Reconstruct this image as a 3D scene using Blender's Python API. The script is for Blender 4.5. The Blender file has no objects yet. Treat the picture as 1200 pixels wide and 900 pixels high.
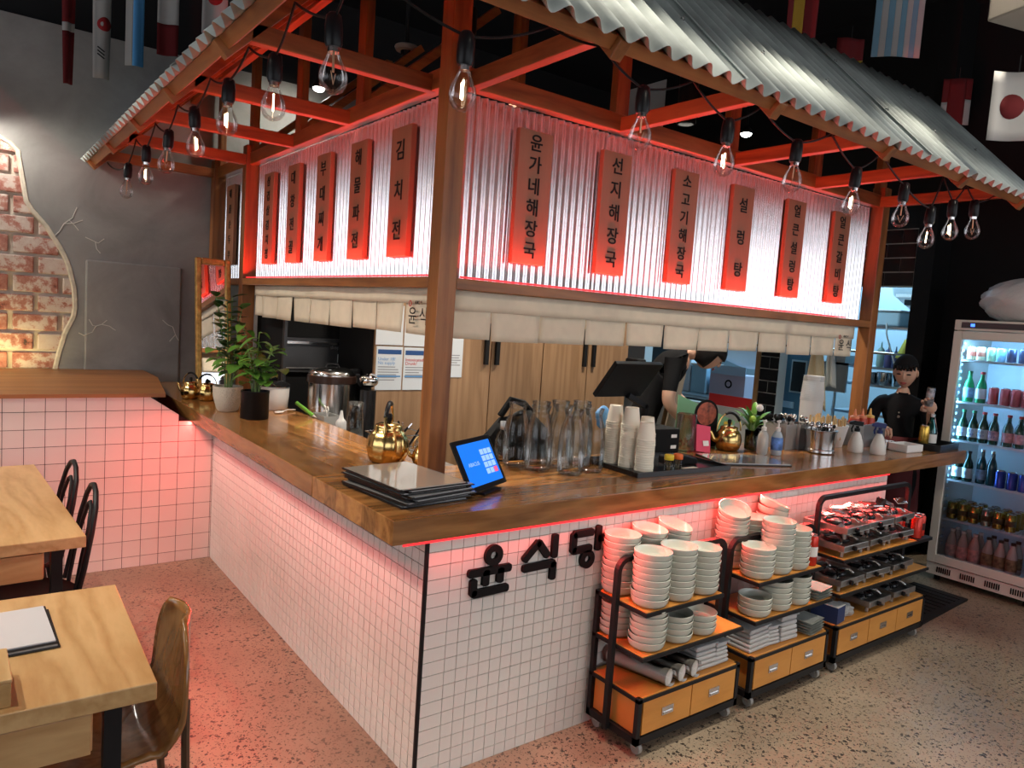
import bpy, bmesh, math, random
from mathutils import Vector, Matrix, Euler
random.seed(11)
S = bpy.context.scene
COL = S.collection
PI = math.pi

# ------------------------------------------------------------------ camera
cd = bpy.data.cameras.new('camera'); cam = bpy.data.objects.new('camera', cd); COL.objects.link(cam)
cd.sensor_width = 36.0; cd.lens = 860.256 * 36 / 1200; cd.clip_start = 0.05; cd.clip_end = 60
_r = (0.80076246, -0.59510208, 0.06806621); _d = (0.00120493, -0.11203585, -0.99370344); _f = (0.59898083, 0.79580242, -0.08899705)
cam.matrix_world = Matrix(((_r[0], -_d[0], -_f[0], -1.27852), (_r[1], -_d[1], -_f[1], -2.11883), (_r[2], -_d[2], -_f[2], 1.66700), (0, 0, 0, 1)))
S.camera = cam

# ------------------------------------------------------------------ world and big lights
W = bpy.data.worlds.new('world'); S.world = W; W.use_nodes = True
W.node_tree.nodes['Background'].inputs[0].default_value = (0.62, 0.60, 0.60, 1)
W.node_tree.nodes['Background'].inputs[1].default_value = 0.035
S.view_settings.view_transform = 'Standard'; S.view_settings.look = 'None'
S.view_settings.exposure = 0.15; S.view_settings.gamma = 1.0
try: S.view_settings.use_curve_mapping = False
except Exception: pass
S.cycles.use_denoising = True
S.cycles.max_bounces = 8; S.cycles.transmission_bounces = 8; S.cycles.transparent_max_bounces = 48
S.cycles.sample_clamp_indirect = 4.0
S.cycles.caustics_reflective = False; S.cycles.caustics_refractive = False

def area(name, loc, size, energy, col=(1, 1, 1), d=(0, 0, -1), spread=PI, parent=None):
    l = bpy.data.lights.new(name, 'AREA'); l.shape = 'RECTANGLE'; l.size, l.size_y = size; l.energy = energy; l.color = col; l.spread = spread
    o = bpy.data.objects.new(name, l); COL.objects.link(o)
    o.rotation_euler = Vector(d).to_track_quat('-Z', 'Y').to_euler(); o.location = loc
    if parent: o.parent = parent; o.location = Vector(loc) - parent.location
    return o
def spot(name, loc, target, energy, angle=80, blend=0.5, col=(1, 0.93, 0.82), size=0.06):
    l = bpy.data.lights.new(name, 'SPOT'); l.energy = energy; l.spot_size = math.radians(angle); l.spot_blend = blend; l.color = col; l.shadow_soft_size = size
    o = bpy.data.objects.new(name, l); COL.objects.link(o); o.location = loc
    o.rotation_euler = (Vector(target) - Vector(loc)).to_track_quat('-Z', 'Y').to_euler()
    return o
RED = (1.0, 0.055, 0.045)
WARM = (1.0, 0.90, 0.76)
# ceiling downlights of the dining room (their fittings are built further down at the same places)
DOWN = [  # x, y, z, energy, cone, tx, ty
    (0.55, -0.56, 3.95, 190, 50, 0.55, -0.42), (1.65, -0.56, 3.95, 140, 58, 1.65, -0.42), (2.85, -0.56, 3.95, 115, 62, 2.85, -0.42),
    (0.6, -2.3, 3.95, 85, 60, 0.9, 0.45), (2.9, -2.2, 3.95, 110, 70, 3.1, 0.3),
    (-2.4, 0.9, 3.95, 220, 75, -1.0, 0.8), (-2.6, 2.3, 3.95, 240, 75, -0.6, 2.0), (-1.75, -0.3, 3.95, 130, 50, -1.4, 0.15),
    (0.95, 1.5, 3.05, 170, 120, 0.80, 1.2), (2.6, 1.3, 3.05, 170, 120, 2.5, 1.1), (-1.5, -3.2, 3.95, 80, 95, -1.2, -3.2),
]
for i, (x, y, z, e, a, tx, ty) in enumerate(DOWN):
    spot('downlight_beam', (x, y, z - .03), (tx, ty, 0), e, a, 0.6, WARM, 0.05)
spot('wall_lamp_beam', (0.96, 3.62, 3.33), (0.9, 4.2, 2.9), 30, 130, .8, (1, .95, .8), .05)
spot('wall_lamp_beam', (-1.25, 3.95, 2.80), (-0.5, 4.15, 1.5), 32, 150, .8, (1, .92, .8), .05)
area('ledge_lamp_glow', (-1.15, 4.02, 1.09), (0.5, 0.05), 3.0, (1, .78, .32), (0.1, .5, 1))
# kitchen strip lights
area('kitchen_strip_light', (5.7, 1.9, 2.75), (1.2, 2.6), 90, (0.45, 0.76, 1.0), (-.1, 0, -1))

# ------------------------------------------------------------------ materials
MATS = {}
def nt(m): return m.node_tree.nodes, m.node_tree.links
def mat(name, col, rough=.5, metal=0., var=0., vscale=8., bump=0., bscale=60., emit=None, es=0., trans=0., ior=1.45, alpha=1., coat=0., sheen=0., sub=0.):
    if name in MATS: return MATS[name]
    m = bpy.data.materials.new(name); m.use_nodes = True; MATS[name] = m
    N, L = nt(m); b = N['Principled BSDF']
    c = tuple(col) + (1,)
    b.inputs['Base Color'].default_value = c; b.inputs['Roughness'].default_value = rough; b.inputs['Metallic'].default_value = metal
    b.inputs['IOR'].default_value = ior; b.inputs['Transmission Weight'].default_value = trans; b.inputs['Alpha'].default_value = alpha
    b.inputs['Coat Weight'].default_value = coat
    if max(col) < .02 and rough > .3 and not metal: b.inputs['Specular IOR Level'].default_value = .22
    if sub: b.inputs['Subsurface Weight'].default_value = sub; b.inputs['Subsurface Radius'].default_value = (.02, .008, .005)
    if emit: b.inputs['Emission Color'].default_value = tuple(emit) + (1,); b.inputs['Emission Strength'].default_value = es
    if var or bump:
        tc = N.new('ShaderNodeTexCoord'); no = N.new('ShaderNodeTexNoise'); no.inputs['Scale'].default_value = vscale; no.inputs['Detail'].default_value = 5
        L.new(tc.outputs['Object'], no.inputs['Vector'])
        if var:
            r = N.new('ShaderNodeValToRGB'); r.color_ramp.elements[0].position = .3; r.color_ramp.elements[1].position = .7
            r.color_ramp.elements[0].color = tuple(max(0, k * (1 - var)) for k in col) + (1,); r.color_ramp.elements[1].color = tuple(min(1, k * (1 + var)) for k in col) + (1,)
            L.new(no.outputs['Fac'], r.inputs['Fac']); L.new(r.outputs['Color'], b.inputs['Base Color'])
        if bump:
            n2 = N.new('ShaderNodeTexNoise'); n2.inputs['Scale'].default_value = bscale; n2.inputs['Detail'].default_value = 4
            L.new(tc.outputs['Object'], n2.inputs['Vector'])
            bp = N.new('ShaderNodeBump'); bp.inputs['Strength'].default_value = bump; bp.inputs['Distance'].default_value = .01
            L.new(n2.outputs['Fac'], bp.inputs['Height']); L.new(bp.outputs['Normal'], b.inputs['Normal'])
    return m
def wood(name, c1, c2, axis='X', rings=14., rough=.4, stretch=9., coat=0., board=0.):
    if name in MATS: return MATS[name]
    m = bpy.data.materials.new(name); m.use_nodes = True; MATS[name] = m
    N, L = nt(m); b = N['Principled BSDF']; b.inputs['Roughness'].default_value = rough; b.inputs['Coat Weight'].default_value = coat
    tc = N.new('ShaderNodeTexCoord'); mp = N.new('ShaderNodeMapping'); L.new(tc.outputs['Object'], mp.inputs['Vector'])
    sc = [1, 1, 1]; sc['XYZ'.index(axis)] = 1 / stretch; mp.inputs['Scale'].default_value = sc
    n1 = N.new('ShaderNodeTexNoise'); n1.inputs['Scale'].default_value = 5.; n1.inputs['Detail'].default_value = 3; n1.inputs['Distortion'].default_value = .4
    L.new(mp.outputs['Vector'], n1.inputs['Vector'])
    ma = N.new('ShaderNodeMath'); ma.operation = 'MULTIPLY'; ma.inputs[1].default_value = rings; L.new(n1.outputs['Fac'], ma.inputs[0])
    fr = N.new('ShaderNodeMath'); fr.operation = 'PINGPONG'; fr.inputs[1].default_value = 1.; L.new(ma.outputs[0], fr.inputs[0])
    n2 = N.new('ShaderNodeTexNoise'); n2.inputs['Scale'].default_value = 90.; n2.inputs['Detail'].default_value = 3
    L.new(mp.outputs['Vector'], n2.inputs['Vector'])
    mx = N.new('ShaderNodeMath'); mx.operation = 'MULTIPLY_ADD'; mx.inputs[1].default_value = .55; L.new(fr.outputs[0], mx.inputs[0])
    m3 = N.new('ShaderNodeMath'); m3.operation = 'MULTIPLY'; m3.inputs[1].default_value = .5; L.new(n2.outputs['Fac'], m3.inputs[0]); L.new(m3.outputs[0], mx.inputs[2])
    rp = N.new('ShaderNodeValToRGB'); rp.color_ramp.elements[0].position = .12; rp.color_ramp.elements[1].position = .78
    rp.color_ramp.elements[0].color = tuple(c2) + (1,); rp.color_ramp.elements[1].color = tuple(c1) + (1,)
    L.new(mx.outputs[0], rp.inputs['Fac'])
    out = rp.outputs['Color']
    if board:
        br = N.new('ShaderNodeTexWhiteNoise'); br.noise_dimensions = '1D'
        sp = N.new('ShaderNodeSeparateXYZ'); L.new(tc.outputs['Object'], sp.inputs[0])
        k = N.new('ShaderNodeMath'); k.operation = 'MULTIPLY'; k.inputs[1].default_value = 1 / board
        L.new(sp.outputs['Y' if axis == 'X' else 'X'], k.inputs[0])
        fl = N.new('ShaderNodeMath'); fl.operation = 'FLOOR'; L.new(k.outputs[0], fl.inputs[0]); L.new(fl.outputs[0], br.inputs['W'])
        mr = N.new('ShaderNodeMapRange'); mr.inputs['To Min'].default_value = .68; mr.inputs['To Max'].default_value = 1.2; L.new(br.outputs['Value'], mr.inputs['Value'])
        mc = N.new('ShaderNodeMix'); mc.data_type = 'RGBA'; mc.blend_type = 'MULTIPLY'; mc.inputs['Factor'].default_value = 1
        L.new(out, mc.inputs['A']); L.new(mr.outputs['Result'], mc.inputs['B']); out = mc.outputs['Result']
    L.new(out, b.inputs['Base Color'])
    bp = N.new('ShaderNodeBump'); bp.inputs['Strength'].default_value = .08; bp.inputs['Distance'].default_value = .01; L.new(mx.outputs[0], bp.inputs['Height']); L.new(bp.outputs['Normal'], b.inputs['Normal'])
    return m
def glass(name, col=(1, 1, 1), rough=.02, ior=1.45, spec=1.):
    # thin clear glass: see-through sheet with a mirror reflection that grows at grazing angles
    if name in MATS: return MATS[name]
    m = bpy.data.materials.new(name); m.use_nodes = True; MATS[name] = m
    N, L = nt(m); N.remove(N['Principled BSDF']); out = N['Material Output']
    tr = N.new('ShaderNodeBsdfTransparent'); tr.inputs[0].default_value = tuple(col) + (1,)
    gl = N.new('ShaderNodeBsdfGlossy'); gl.inputs['Roughness'].default_value = rough
    fr = N.new('ShaderNodeFresnel'); fr.inputs['IOR'].default_value = ior
    mu = N.new('ShaderNodeMath'); mu.operation = 'MULTIPLY'; mu.inputs[1].default_value = spec; mu.use_clamp = True; L.new(fr.outputs[0], mu.inputs[0])
    mx = N.new('ShaderNodeMixShader'); L.new(mu.outputs[0], mx.inputs[0]); L.new(tr.outputs[0], mx.inputs[1]); L.new(gl.outputs[0], mx.inputs[2]); L.new(mx.outputs[0], out.inputs['Surface'])
    return m
def floor_mat():
    m = bpy.data.materials.new('polished aggregate concrete'); m.use_nodes = True
    N, L = nt(m); b = N['Principled BSDF']; b.inputs['Roughness'].default_value = .38
    tc = N.new('ShaderNodeTexCoord')
    big = N.new('ShaderNodeTexNoise'); big.inputs['Scale'].default_value = 1.3; big.inputs['Detail'].default_value = 6; L.new(tc.outputs['Object'], big.inputs['Vector'])
    r1 = N.new('ShaderNodeValToRGB'); r1.color_ramp.elements[0].position = .3; r1.color_ramp.elements[1].position = .72
    r1.color_ramp.elements[0].color = (.17, .125, .085, 1); r1.color_ramp.elements[1].color = (.315, .25, .175, 1); L.new(big.outputs['Fac'], r1.inputs['Fac'])
    fine = N.new('ShaderNodeTexNoise'); fine.inputs['Scale'].default_value = 55; fine.inputs['Detail'].default_value = 3; L.new(tc.outputs['Object'], fine.inputs['Vector'])
    wp = N.new('ShaderNodeMix'); wp.data_type = 'RGBA'; wp.inputs['Factor'].default_value = .035; L.new(tc.outputs['Object'], wp.inputs['A']); L.new(fine.outputs['Color'], wp.inputs['B'])
    def chips(scale, lo, hi):
        v = N.new('ShaderNodeTexVoronoi'); v.inputs['Scale'].default_value = scale; L.new(wp.outputs['Result'], v.inputs['Vector'])
        sz = N.new('ShaderNodeTexWhiteNoise'); sz.noise_dimensions = '3D'; L.new(v.outputs['Color'], sz.inputs['Vector'])
        th = N.new('ShaderNodeMapRange'); th.inputs['To Min'].default_value = lo; th.inputs['To Max'].default_value = hi; L.new(sz.outputs['Value'], th.inputs['Value'])
        lt = N.new('ShaderNodeMath'); lt.operation = 'LESS_THAN'; L.new(v.outputs['Distance'], lt.inputs[0]); L.new(th.outputs['Result'], lt.inputs[1])
        return lt.outputs[0]
    a = chips(55, -.15, .47); c = chips(120, -.10, .47)
    mx = N.new('ShaderNodeMath'); mx.operation = 'MAXIMUM'; L.new(a, mx.inputs[0]); L.new(c, mx.inputs[1])
    # patches with fewer exposed stones
    p = N.new('ShaderNodeTexNoise'); p.inputs['Scale'].default_value = .9; p.inputs['Detail'].default_value = 2
    L.new(tc.outputs['Object'], p.inputs['Vector'])
    pr = N.new('ShaderNodeMapRange'); pr.inputs['From Min'].default_value = .36; pr.inputs['From Max'].default_value = .5; pr.inputs['To Min'].default_value = .55; pr.inputs['To Max'].default_value = .97; L.new(p.outputs['Fac'], pr.inputs['Value'])
    mu = N.new('ShaderNodeMath'); mu.operation = 'MULTIPLY'; L.new(mx.outputs[0], mu.inputs[0]); L.new(pr.outputs['Result'], mu.inputs[1])
    mc = N.new('ShaderNodeMix'); mc.data_type = 'RGBA'; L.new(mu.outputs[0], mc.inputs['Factor']); L.new(r1.outputs['Color'], mc.inputs['A']); mc.inputs['B'].default_value = (.018, .015, .013, 1)
    L.new(mc.outputs['Result'], b.inputs['Base Color'])
    return m

POSTW = wood('stained post timber', (.33, .125, .035), (.15, .05, .014), 'Z', 10, .42)
BEAMX = wood('stained beam timber x', (.33, .125, .035), (.15, .05, .014), 'X', 10, .42)
BEAMY = wood('stained beam timber y', (.33, .125, .035), (.15, .05, .014), 'Y', 10, .42)
SLABX = wood('varnished counter timber x', (.44, .20, .062), (.23, .090, .024), 'X', 16, .20, 8, .3, .11)
SLABY = wood('varnished counter timber y', (.44, .20, .062), (.23, .090, .024), 'Y', 16, .20, 8, .3, .11)
TABLE = wood('pale oak table', (.58, .37, .165), (.42, .235, .085), 'Y', 12, .38, 5)
TABLEX = wood('pale oak drawer', (.52, .32, .14), (.38, .21, .08), 'X', 12, .4, 5)
CARTW = wood('orange plywood', (.62, .27, .055), (.50, .20, .035), 'X', 6, .4, 6)
CABW = wood('laminate cabinet oak', (.36, .215, .115), (.25, .14, .07), 'Z', 14, .5, 16)
PLYW = wood('walnut ply', (.24, .115, .035), (.15, .065, .02), 'Z', 18, .22, 3, .4)
LEDGE = wood('ledge timber', (.34, .135, .035), (.22, .075, .02), 'X', 8, .4)
SIGNW = wood('sign ply', (.33, .15, .08), (.28, .12, .06), 'Z', 4, .55)
WHITE_TILE = mat('white glazed tile', (.74, .71, .66), .22, var=.05, vscale=3)
GROUT = mat('black grout', (.012, .011, .011), .8)
BLACK = mat('black powder coat', (.012, .012, .013), .45)
BLACKP = mat('black plastic', (.007, .007, .008), .35)
BLACKM = mat('matt black', (.006, .006, .0065), .8)
BLACKSH = mat('black vinyl', (.012, .012, .013), .22)
SHEET = mat('galvanised wall sheet', (.82, .82, .84), .20, .84, var=.06, vscale=20)
ROOFS = mat('weathered roof sheet', (.36, .40, .38), .75, 0., var=.35, vscale=3)
STEEL = mat('stainless steel', (.62, .61, .60), .18, 1., var=.04)
STEELB = mat('brushed steel', (.50, .50, .50), .36, .95)
CHROME = mat('chrome', (.75, .74, .73), .08, 1.)
GOLD = mat('gold enamel kettle', (.72, .50, .19), .20, 1., var=.05)
CLOTH = mat('cream cloth', (.74, .64, .49), .9, var=.05, vscale=14, bump=.05, bscale=300)
PLASTER = None
CERAM = mat('pale green ceramic', (.56, .58, .50), .22, var=.04, coat=.3)
CERDK = mat('grey plate', (.46, .48, .44), .3)
PAPERC = mat('paper cup', (.84, .77, .64), .7)
WHITEP = mat('white plastic', (.78, .76, .72), .4)
FROST = mat('frosted plastic', (.80, .79, .77), .45, trans=.35)
CLEAR = glass('clear glass', (.97, .985, .98), .06, 1.5, .75)
BULBG = glass('bulb glass', (.985, .97, .96), .03, 1.5, .55)
FILAM = mat('filament', (1, .8, .5), .5, emit=(1, .78, .50), es=14)
FILOFF = mat('unlit filament', (.5, .32, .2), .4, .5)
RUBBER = mat('black rubber', (.010, .010, .010), .6)
LEAF = mat('glossy green leaf', (.10, .24, .035), .3, var=.35, vscale=9)
LEAFD = mat('dark green leaf', (.030, .095, .018), .3, var=.3, vscale=9)
STEM = mat('green stem', (.16, .25, .07), .5)
REDC = mat('red can', (.55, .035, .02), .25, .3)
SKIN = mat('skin', (.62, .37, .26), .45, var=.05, sub=.1)
HAIR = mat('black hair', (.006, .005, .005), .4)
SHIRT = mat('black shirt', (.007, .007, .008), .9, var=.2)
APRON = mat('beige apron', (.42, .35, .25), .9, var=.1)
MAROON = mat('maroon apron', (.085, .012, .014), .85, var=.15)
INK = mat('black ink', (.008, .008, .008), .6)
REDINK = mat('red ink', (.5, .03, .02), .6)

# ------------------------------------------------------------------ mesh helpers
class MB:
    def __init__(s): s.v = []; s.f = []; s.m = []; s.cur = 0
    def mi(s, i): s.cur = i; return s
    def add(s, vs, fs):
        o = len(s.v); s.v += [tuple(p) for p in vs]; s.f += [tuple(i + o for i in f) for f in fs]; s.m += [s.cur] * len(fs); return s
    def box(s, x0, x1, y0, y1, z0, z1):
        return s.add([(x0, y0, z0), (x1, y0, z0), (x1, y1, z0), (x0, y1, z0), (x0, y0, z1), (x1, y0, z1), (x1, y1, z1), (x0, y1, z1)],
                     [(0, 3, 2, 1), (4, 5, 6, 7), (0, 1, 5, 4), (1, 2, 6, 5), (2, 3, 7, 6), (3, 0, 4, 7)])
    def obox(s, c, size, rot=None):
        hx, hy, hz = (k / 2 for k in size); R = rot if rot is not None else Matrix.Identity(3); c = Vector(c)
        vs = [c + R @ Vector(p) for p in ((-hx, -hy, -hz), (hx, -hy, -hz), (hx, hy, -hz), (-hx, hy, -hz), (-hx, -hy, hz), (hx, -hy, hz), (hx, hy, hz), (-hx, hy, hz))]
        return s.add(vs, [(0, 3, 2, 1), (4, 5, 6, 7), (0, 1, 5, 4), (1, 2, 6, 5), (2, 3, 7, 6), (3, 0, 4, 7)])
    def bar(s, p0, p1, w, h, up=(0, 0, 1)):
        p0 = Vector(p0); p1 = Vector(p1); d = (p1 - p0); L = d.length; d.normalize(); u = Vector(up); sd = d.cross(u).normalized(); u = sd.cross(d).normalized()
        R = Matrix((d, sd, u)).transposed()
        return s.obox((p0 + p1) / 2, (L, w, h), R)
    def cyl(s, p0, p1, r0, r1=None, n=12, caps=True):
        r1 = r0 if r1 is None else r1; p0 = Vector(p0); p1 = Vector(p1); d = (p1 - p0).normalized()
        a = d.orthogonal().normalized(); b = d.cross(a)
        vs = []
        for p, r in ((p0, r0), (p1, r1)):
            for i in range(n): t = 2 * PI * i / n; vs.append(p + r * (math.cos(t) * a + math.sin(t) * b))
        fs = [(i, (i + 1) % n, n + (i + 1) % n, n + i) for i in range(n)]
        if caps: fs += [tuple(range(n - 1, -1, -1)), tuple(range(n, 2 * n))]
        return s.add(vs, fs)
    def lathe(s, prof, n=20, c=(0, 0, 0), sx=1., sy=1.):
        cx, cy, cz = c; o = len(s.v); vs = []; rings = []
        for r, z in prof:
            if r < 1e-6: rings.append([len(vs)]); vs.append((cx, cy, cz + z))
            else:
                rings.append(list(range(len(vs), len(vs) + n)))
                for i in range(n): t = 2 * PI * i / n; vs.append((cx + sx * r * math.cos(t), cy + sy * r * math.sin(t), cz + z))
        fs = []
        for a, b in zip(rings, rings[1:]):
            if len(a) == 1 and len(b) == 1: continue
            for i in range(n):
                j = (i + 1) % n
                if len(a) == 1: fs.append((a[0], b[j], b[i]))
                elif len(b) == 1: fs.append((a[i], a[j], b[0]))
                else: fs.append((a[i], a[j], b[j], b[i]))
        return s.add(vs, fs)
    def tube(s, pts, r, n=6, closed=False, caps=True, rr=None):
        P = [Vector(p) for p in pts]; k = len(P); vs = []; prev = None
        for i, p in enumerate(P):
            if closed: d = P[(i + 1) % k] - P[i - 1]
            else: d = P[min(i + 1, k - 1)] - P[max(i - 1, 0)]
            d.normalize()
            if prev is None: a = d.orthogonal().normalized()
            else: a = (prev - d * prev.dot(d)); a = a.normalized() if a.length > 1e-6 else d.orthogonal().normalized()
            prev = a; b = d.cross(a); q = rr[i] if rr else r
            for j in range(n): t = 2 * PI * j / n; vs.append(p + q * (math.cos(t) * a + math.sin(t) * b))
        fs = []
        for i in range(k if closed else k - 1):
            o0 = i * n; o1 = ((i + 1) % k) * n
            for j in range(n): fs.append((o0 + j, o0 + (j + 1) % n, o1 + (j + 1) % n, o1 + j))
        if not closed and caps: fs += [tuple(range(n - 1, -1, -1)), tuple(range((k - 1) * n, k * n))]
        return s.add(vs, fs)
    def prism(s, poly, d0, d1, fn):
        n = len(poly); vs = [fn(a, b, d0) for a, b in poly] + [fn(a, b, d1) for a, b in poly]
        fs = [tuple(range(n)), tuple(range(2 * n - 1, n - 1, -1))] + [(i, n + i, n + (i + 1) % n, (i + 1) % n) for i in range(n)]
        return s.add(vs, fs)
    def ball(s, c, r, nu=12, nv=8, sc=(1, 1, 1), fn=None):
        vs = [(0, 0, -1)] + [(math.cos(2 * PI * i / nu) * math.cos(-PI / 2 + PI * j / nv), math.sin(2 * PI * i / nu) * math.cos(-PI / 2 + PI * j / nv), math.sin(-PI / 2 + PI * j / nv)) for j in range(1, nv) for i in range(nu)] + [(0, 0, 1)]
        if fn: vs = [fn(*p) for p in vs]
        vs = [(c[0] + r * sc[0] * p[0], c[1] + r * sc[1] * p[1], c[2] + r * sc[2] * p[2]) for p in vs]
        fs = [(0, 1 + (i + 1) % nu, 1 + i) for i in range(nu)]
        for j in range(nv - 2):
            for i in range(nu): a = 1 + j * nu; fs.append((a + i, a + (i + 1) % nu, a + nu + (i + 1) % nu, a + nu + i))
        a = 1 + (nv - 2) * nu; fs += [(a + i, a + (i + 1) % nu, len(vs) - 1) for i in range(nu)]
        return s.add(vs, fs)
    def grid(s, fn, nu, nv):
        vs = [fn(i / nu, j / nv) for j in range(nv + 1) for i in range(nu + 1)]
        return s.add(vs, [(j * (nu + 1) + i, j * (nu + 1) + i + 1, (j + 1) * (nu + 1) + i + 1, (j + 1) * (nu + 1) + i) for j in range(nv) for i in range(nu)])
    def mesh(s, name, mats, smooth=False, fix=True):
        me = bpy.data.meshes.new(name); me.from_pydata(s.v, [], s.f)
        for m in (mats if isinstance(mats, (list, tuple)) else [mats]): me.materials.append(m)
        if isinstance(mats, (list, tuple)): me.polygons.foreach_set('material_index', s.m)
        if fix:
            b = bmesh.new(); b.from_mesh(me); bmesh.ops.recalc_face_normals(b, faces=b.faces); bmesh.ops.delete(b, geom=[q for q in b.verts if not q.link_faces], context='VERTS'); b.to_mesh(me); b.free()
        if smooth:
            me.polygons.foreach_set('use_smooth', [True] * len(me.polygons))
            if smooth != 'all':
                try: me.set_sharp_from_angle(angle=math.radians(42))
                except Exception: pass
        me.update(); return me
    def build(s, name, mats, parent=None, smooth=False, world=False, thick=0., bevel=0., fix=True):
        if world and parent is not None:
            L = parent.location; s.v = [(p[0] - L[0], p[1] - L[1], p[2] - L[2]) for p in s.v]
        me = s.mesh(name, mats, smooth, fix)
        o = bpy.data.objects.new(name, me); COL.objects.link(o)
        if parent is not None: o.parent = parent
        if thick: md = o.modifiers.new('thickness', 'SOLIDIFY'); md.thickness = thick; md.offset = 0
        if bevel: md = o.modifiers.new('soft edges', 'BEVEL'); md.width = bevel; md.segments = 2; md.limit_method = 'ANGLE'
        return o
def obj(name, me, parent=None, loc=(0, 0, 0), rot=(0, 0, 0)):
    o = bpy.data.objects.new(name, me); COL.objects.link(o); o.location = loc; o.rotation_euler = rot
    if parent is not None: o.parent = parent
    return o
def tag(o, label=None, cat=None, group=None, kind=None):
    if label: o['label'] = label
    if cat: o['category'] = cat
    if group: o['group'] = group
    if kind: o['kind'] = kind
    return o
def thing(name, label, cat, loc=(0, 0, 0), rz=0., group=None):
    o = bpy.data.objects.new(name, None); COL.objects.link(o); o.location = loc; o.rotation_euler = (0, 0, rz); o.empty_display_size = .05
    return tag(o, label, cat, group)
def struct(name, mb, m, parent=None, smooth=False, **k):
    o = mb.build(name, m, parent, smooth, **k)
    if parent is None: o['kind'] = 'structure'
    return o
def dup(o, loc=None, rz=None, label=None, parent=None):
    c = o.copy(); COL.objects.link(c); c.parent = parent
    if loc is not None: c.location = loc
    if rz is not None: c.rotation_euler = (c.rotation_euler[0], c.rotation_euler[1], rz)
    if label: c['label'] = label
    for ch in list(o.children): dup(ch, parent=c)
    return c
FRX = lambda a, b, d: (a, d, b)      # polygon in x,z pushed along y
FRY = lambda a, b, d: (d, a, b)      # polygon in y,z pushed along x
FRZ = lambda a, b, d: (a, b, d)
ORD = ['topmost', 'second', 'third', 'fourth', 'fifth', 'sixth', 'seventh', 'eighth', 'ninth', 'tenth', 'eleventh', 'twelfth', 'thirteenth', 'fourteenth', 'fifteenth', 'sixteenth', 'seventeenth', 'eighteenth', 'nineteenth', 'twentieth', 'twenty-first', 'twenty-second']
_tc = {}
def text_mesh(body, size, m, extrude=.0015, align='CENTER', line=1.0, bold=0.):
    key = (body, size, m.name, extrude, align, bold)
    if key in _tc: return _tc[key]
    c = bpy.data.curves.new('lettering', 'FONT'); c.body = body; c.size = size; c.extrude = extrude; c.align_x = align; c.align_y = 'CENTER'; c.space_line = line; c.offset = bold
    c.resolution_u = 3
    o = bpy.data.objects.new('lettering', c); COL.objects.link(o)
    dg = bpy.context.evaluated_depsgraph_get()
    me = bpy.data.meshes.new_from_object(o.evaluated_get(dg)); me.materials.clear(); me.materials.append(m)
    bpy.data.objects.remove(o); bpy.data.curves.remove(c)
    _tc[key] = me
    return me

# ------------------------------------------------------------------ the setting
struct('floor', MB().box(-6, 7.5, -7, 5, -.05, 0), floor_mat())
CEILM = mat('black ceiling paint', (.012, .012, .014), .8)
struct('ceiling', MB().box(-6, 7.5, -7, 5, 4.3, 4.4), CEILM)
DARKW = mat('black wall paint', (.014, .014, .015), .7)
ROOMW = mat('pale room wall', (.55, .53, .50), .8)
struct('wall_back', MB().box(-6, 7.5, 4.26, 4.4, 0, 4.3), DARKW)
struct('wall_front', MB().box(-6, 7.5, -7.05, -6.9, 0, 4.3), ROOMW)
struct('wall_left', MB().box(-6.1, -6, -7, 4.4, 0, 4.3), ROOMW)
# added glowing windows out of view, for fill light and sheet reflections
DAY = mat('daylight in the shop window', (.5, .55, .6), .3, emit=(.88, .93, 1.0), es=2.1)
for i, (b, ax) in enumerate((((-3.2, 4.2, -6.90, -6.86, 1.0, 3.3), 'x'), ((-6.0, -5.96, -3.6, 3.2, 1.0, 3.2), 'y'), ((4.92, 4.96, -6.2, -1.5, 1.0, 3.2), 'r'))):
    w_ = struct('window_%d' % (i + 1), MB().box(*b), DAY)
    for k in range(5):
        if ax == 'x': x = b[0] + (b[1] - b[0]) * k / 4; MB().box(x - .04, x + .04, -6.87, -6.80, 1.0, 3.3).build('mullion', DARKW, w_)
        elif ax == 'r': y = b[2] + (b[3] - b[2]) * k / 4; MB().box(4.86, 4.93, y - .04, y + .04, 1.0, 3.2).build('mullion', DARKW, w_)
        else: y = b[2] + (b[3] - b[2]) * k / 4; MB().box(-5.97, -5.90, y - .04, y + .04, 1.0, 3.2).build('mullion', DARKW, w_)
def plaster_mat():
    m = bpy.data.materials.new('grey rendered plaster'); m.use_nodes = True; N, L = nt(m); b = N['Principled BSDF']; b.inputs['Roughness'].default_value = .6
    tc = N.new('ShaderNodeTexCoord'); n = N.new('ShaderNodeTexNoise'); n.inputs['Scale'].default_value = 2.2; n.inputs['Detail'].default_value = 7; n.inputs['Roughness'].default_value = .62; n.inputs['Distortion'].default_value = .5
    L.new(tc.outputs['Object'], n.inputs['Vector']); r = N.new('ShaderNodeValToRGB'); r.color_ramp.elements[0].position = .28; r.color_ramp.elements[1].position = .75
    r.color_ramp.elements[0].color = (.20, .195, .19, 1); r.color_ramp.elements[1].color = (.35, .345, .335, 1)
    L.new(n.outputs['Fac'], r.inputs['Fac']); L.new(r.outputs['Color'], b.inputs['Base Color'])
    bp = N.new('ShaderNodeBump'); bp.inputs['Strength'].default_value = .25; bp.inputs['Distance'].default_value = .01; L.new(n.outputs['Fac'], bp.inputs['Height']); L.new(bp.outputs['Normal'], b.inputs['Normal'])
    return m
PLASTER = plaster_mat()
EDGEP = mat('pale broken plaster edge', (.55, .50, .42), .85, var=.2, vscale=20)
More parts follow.
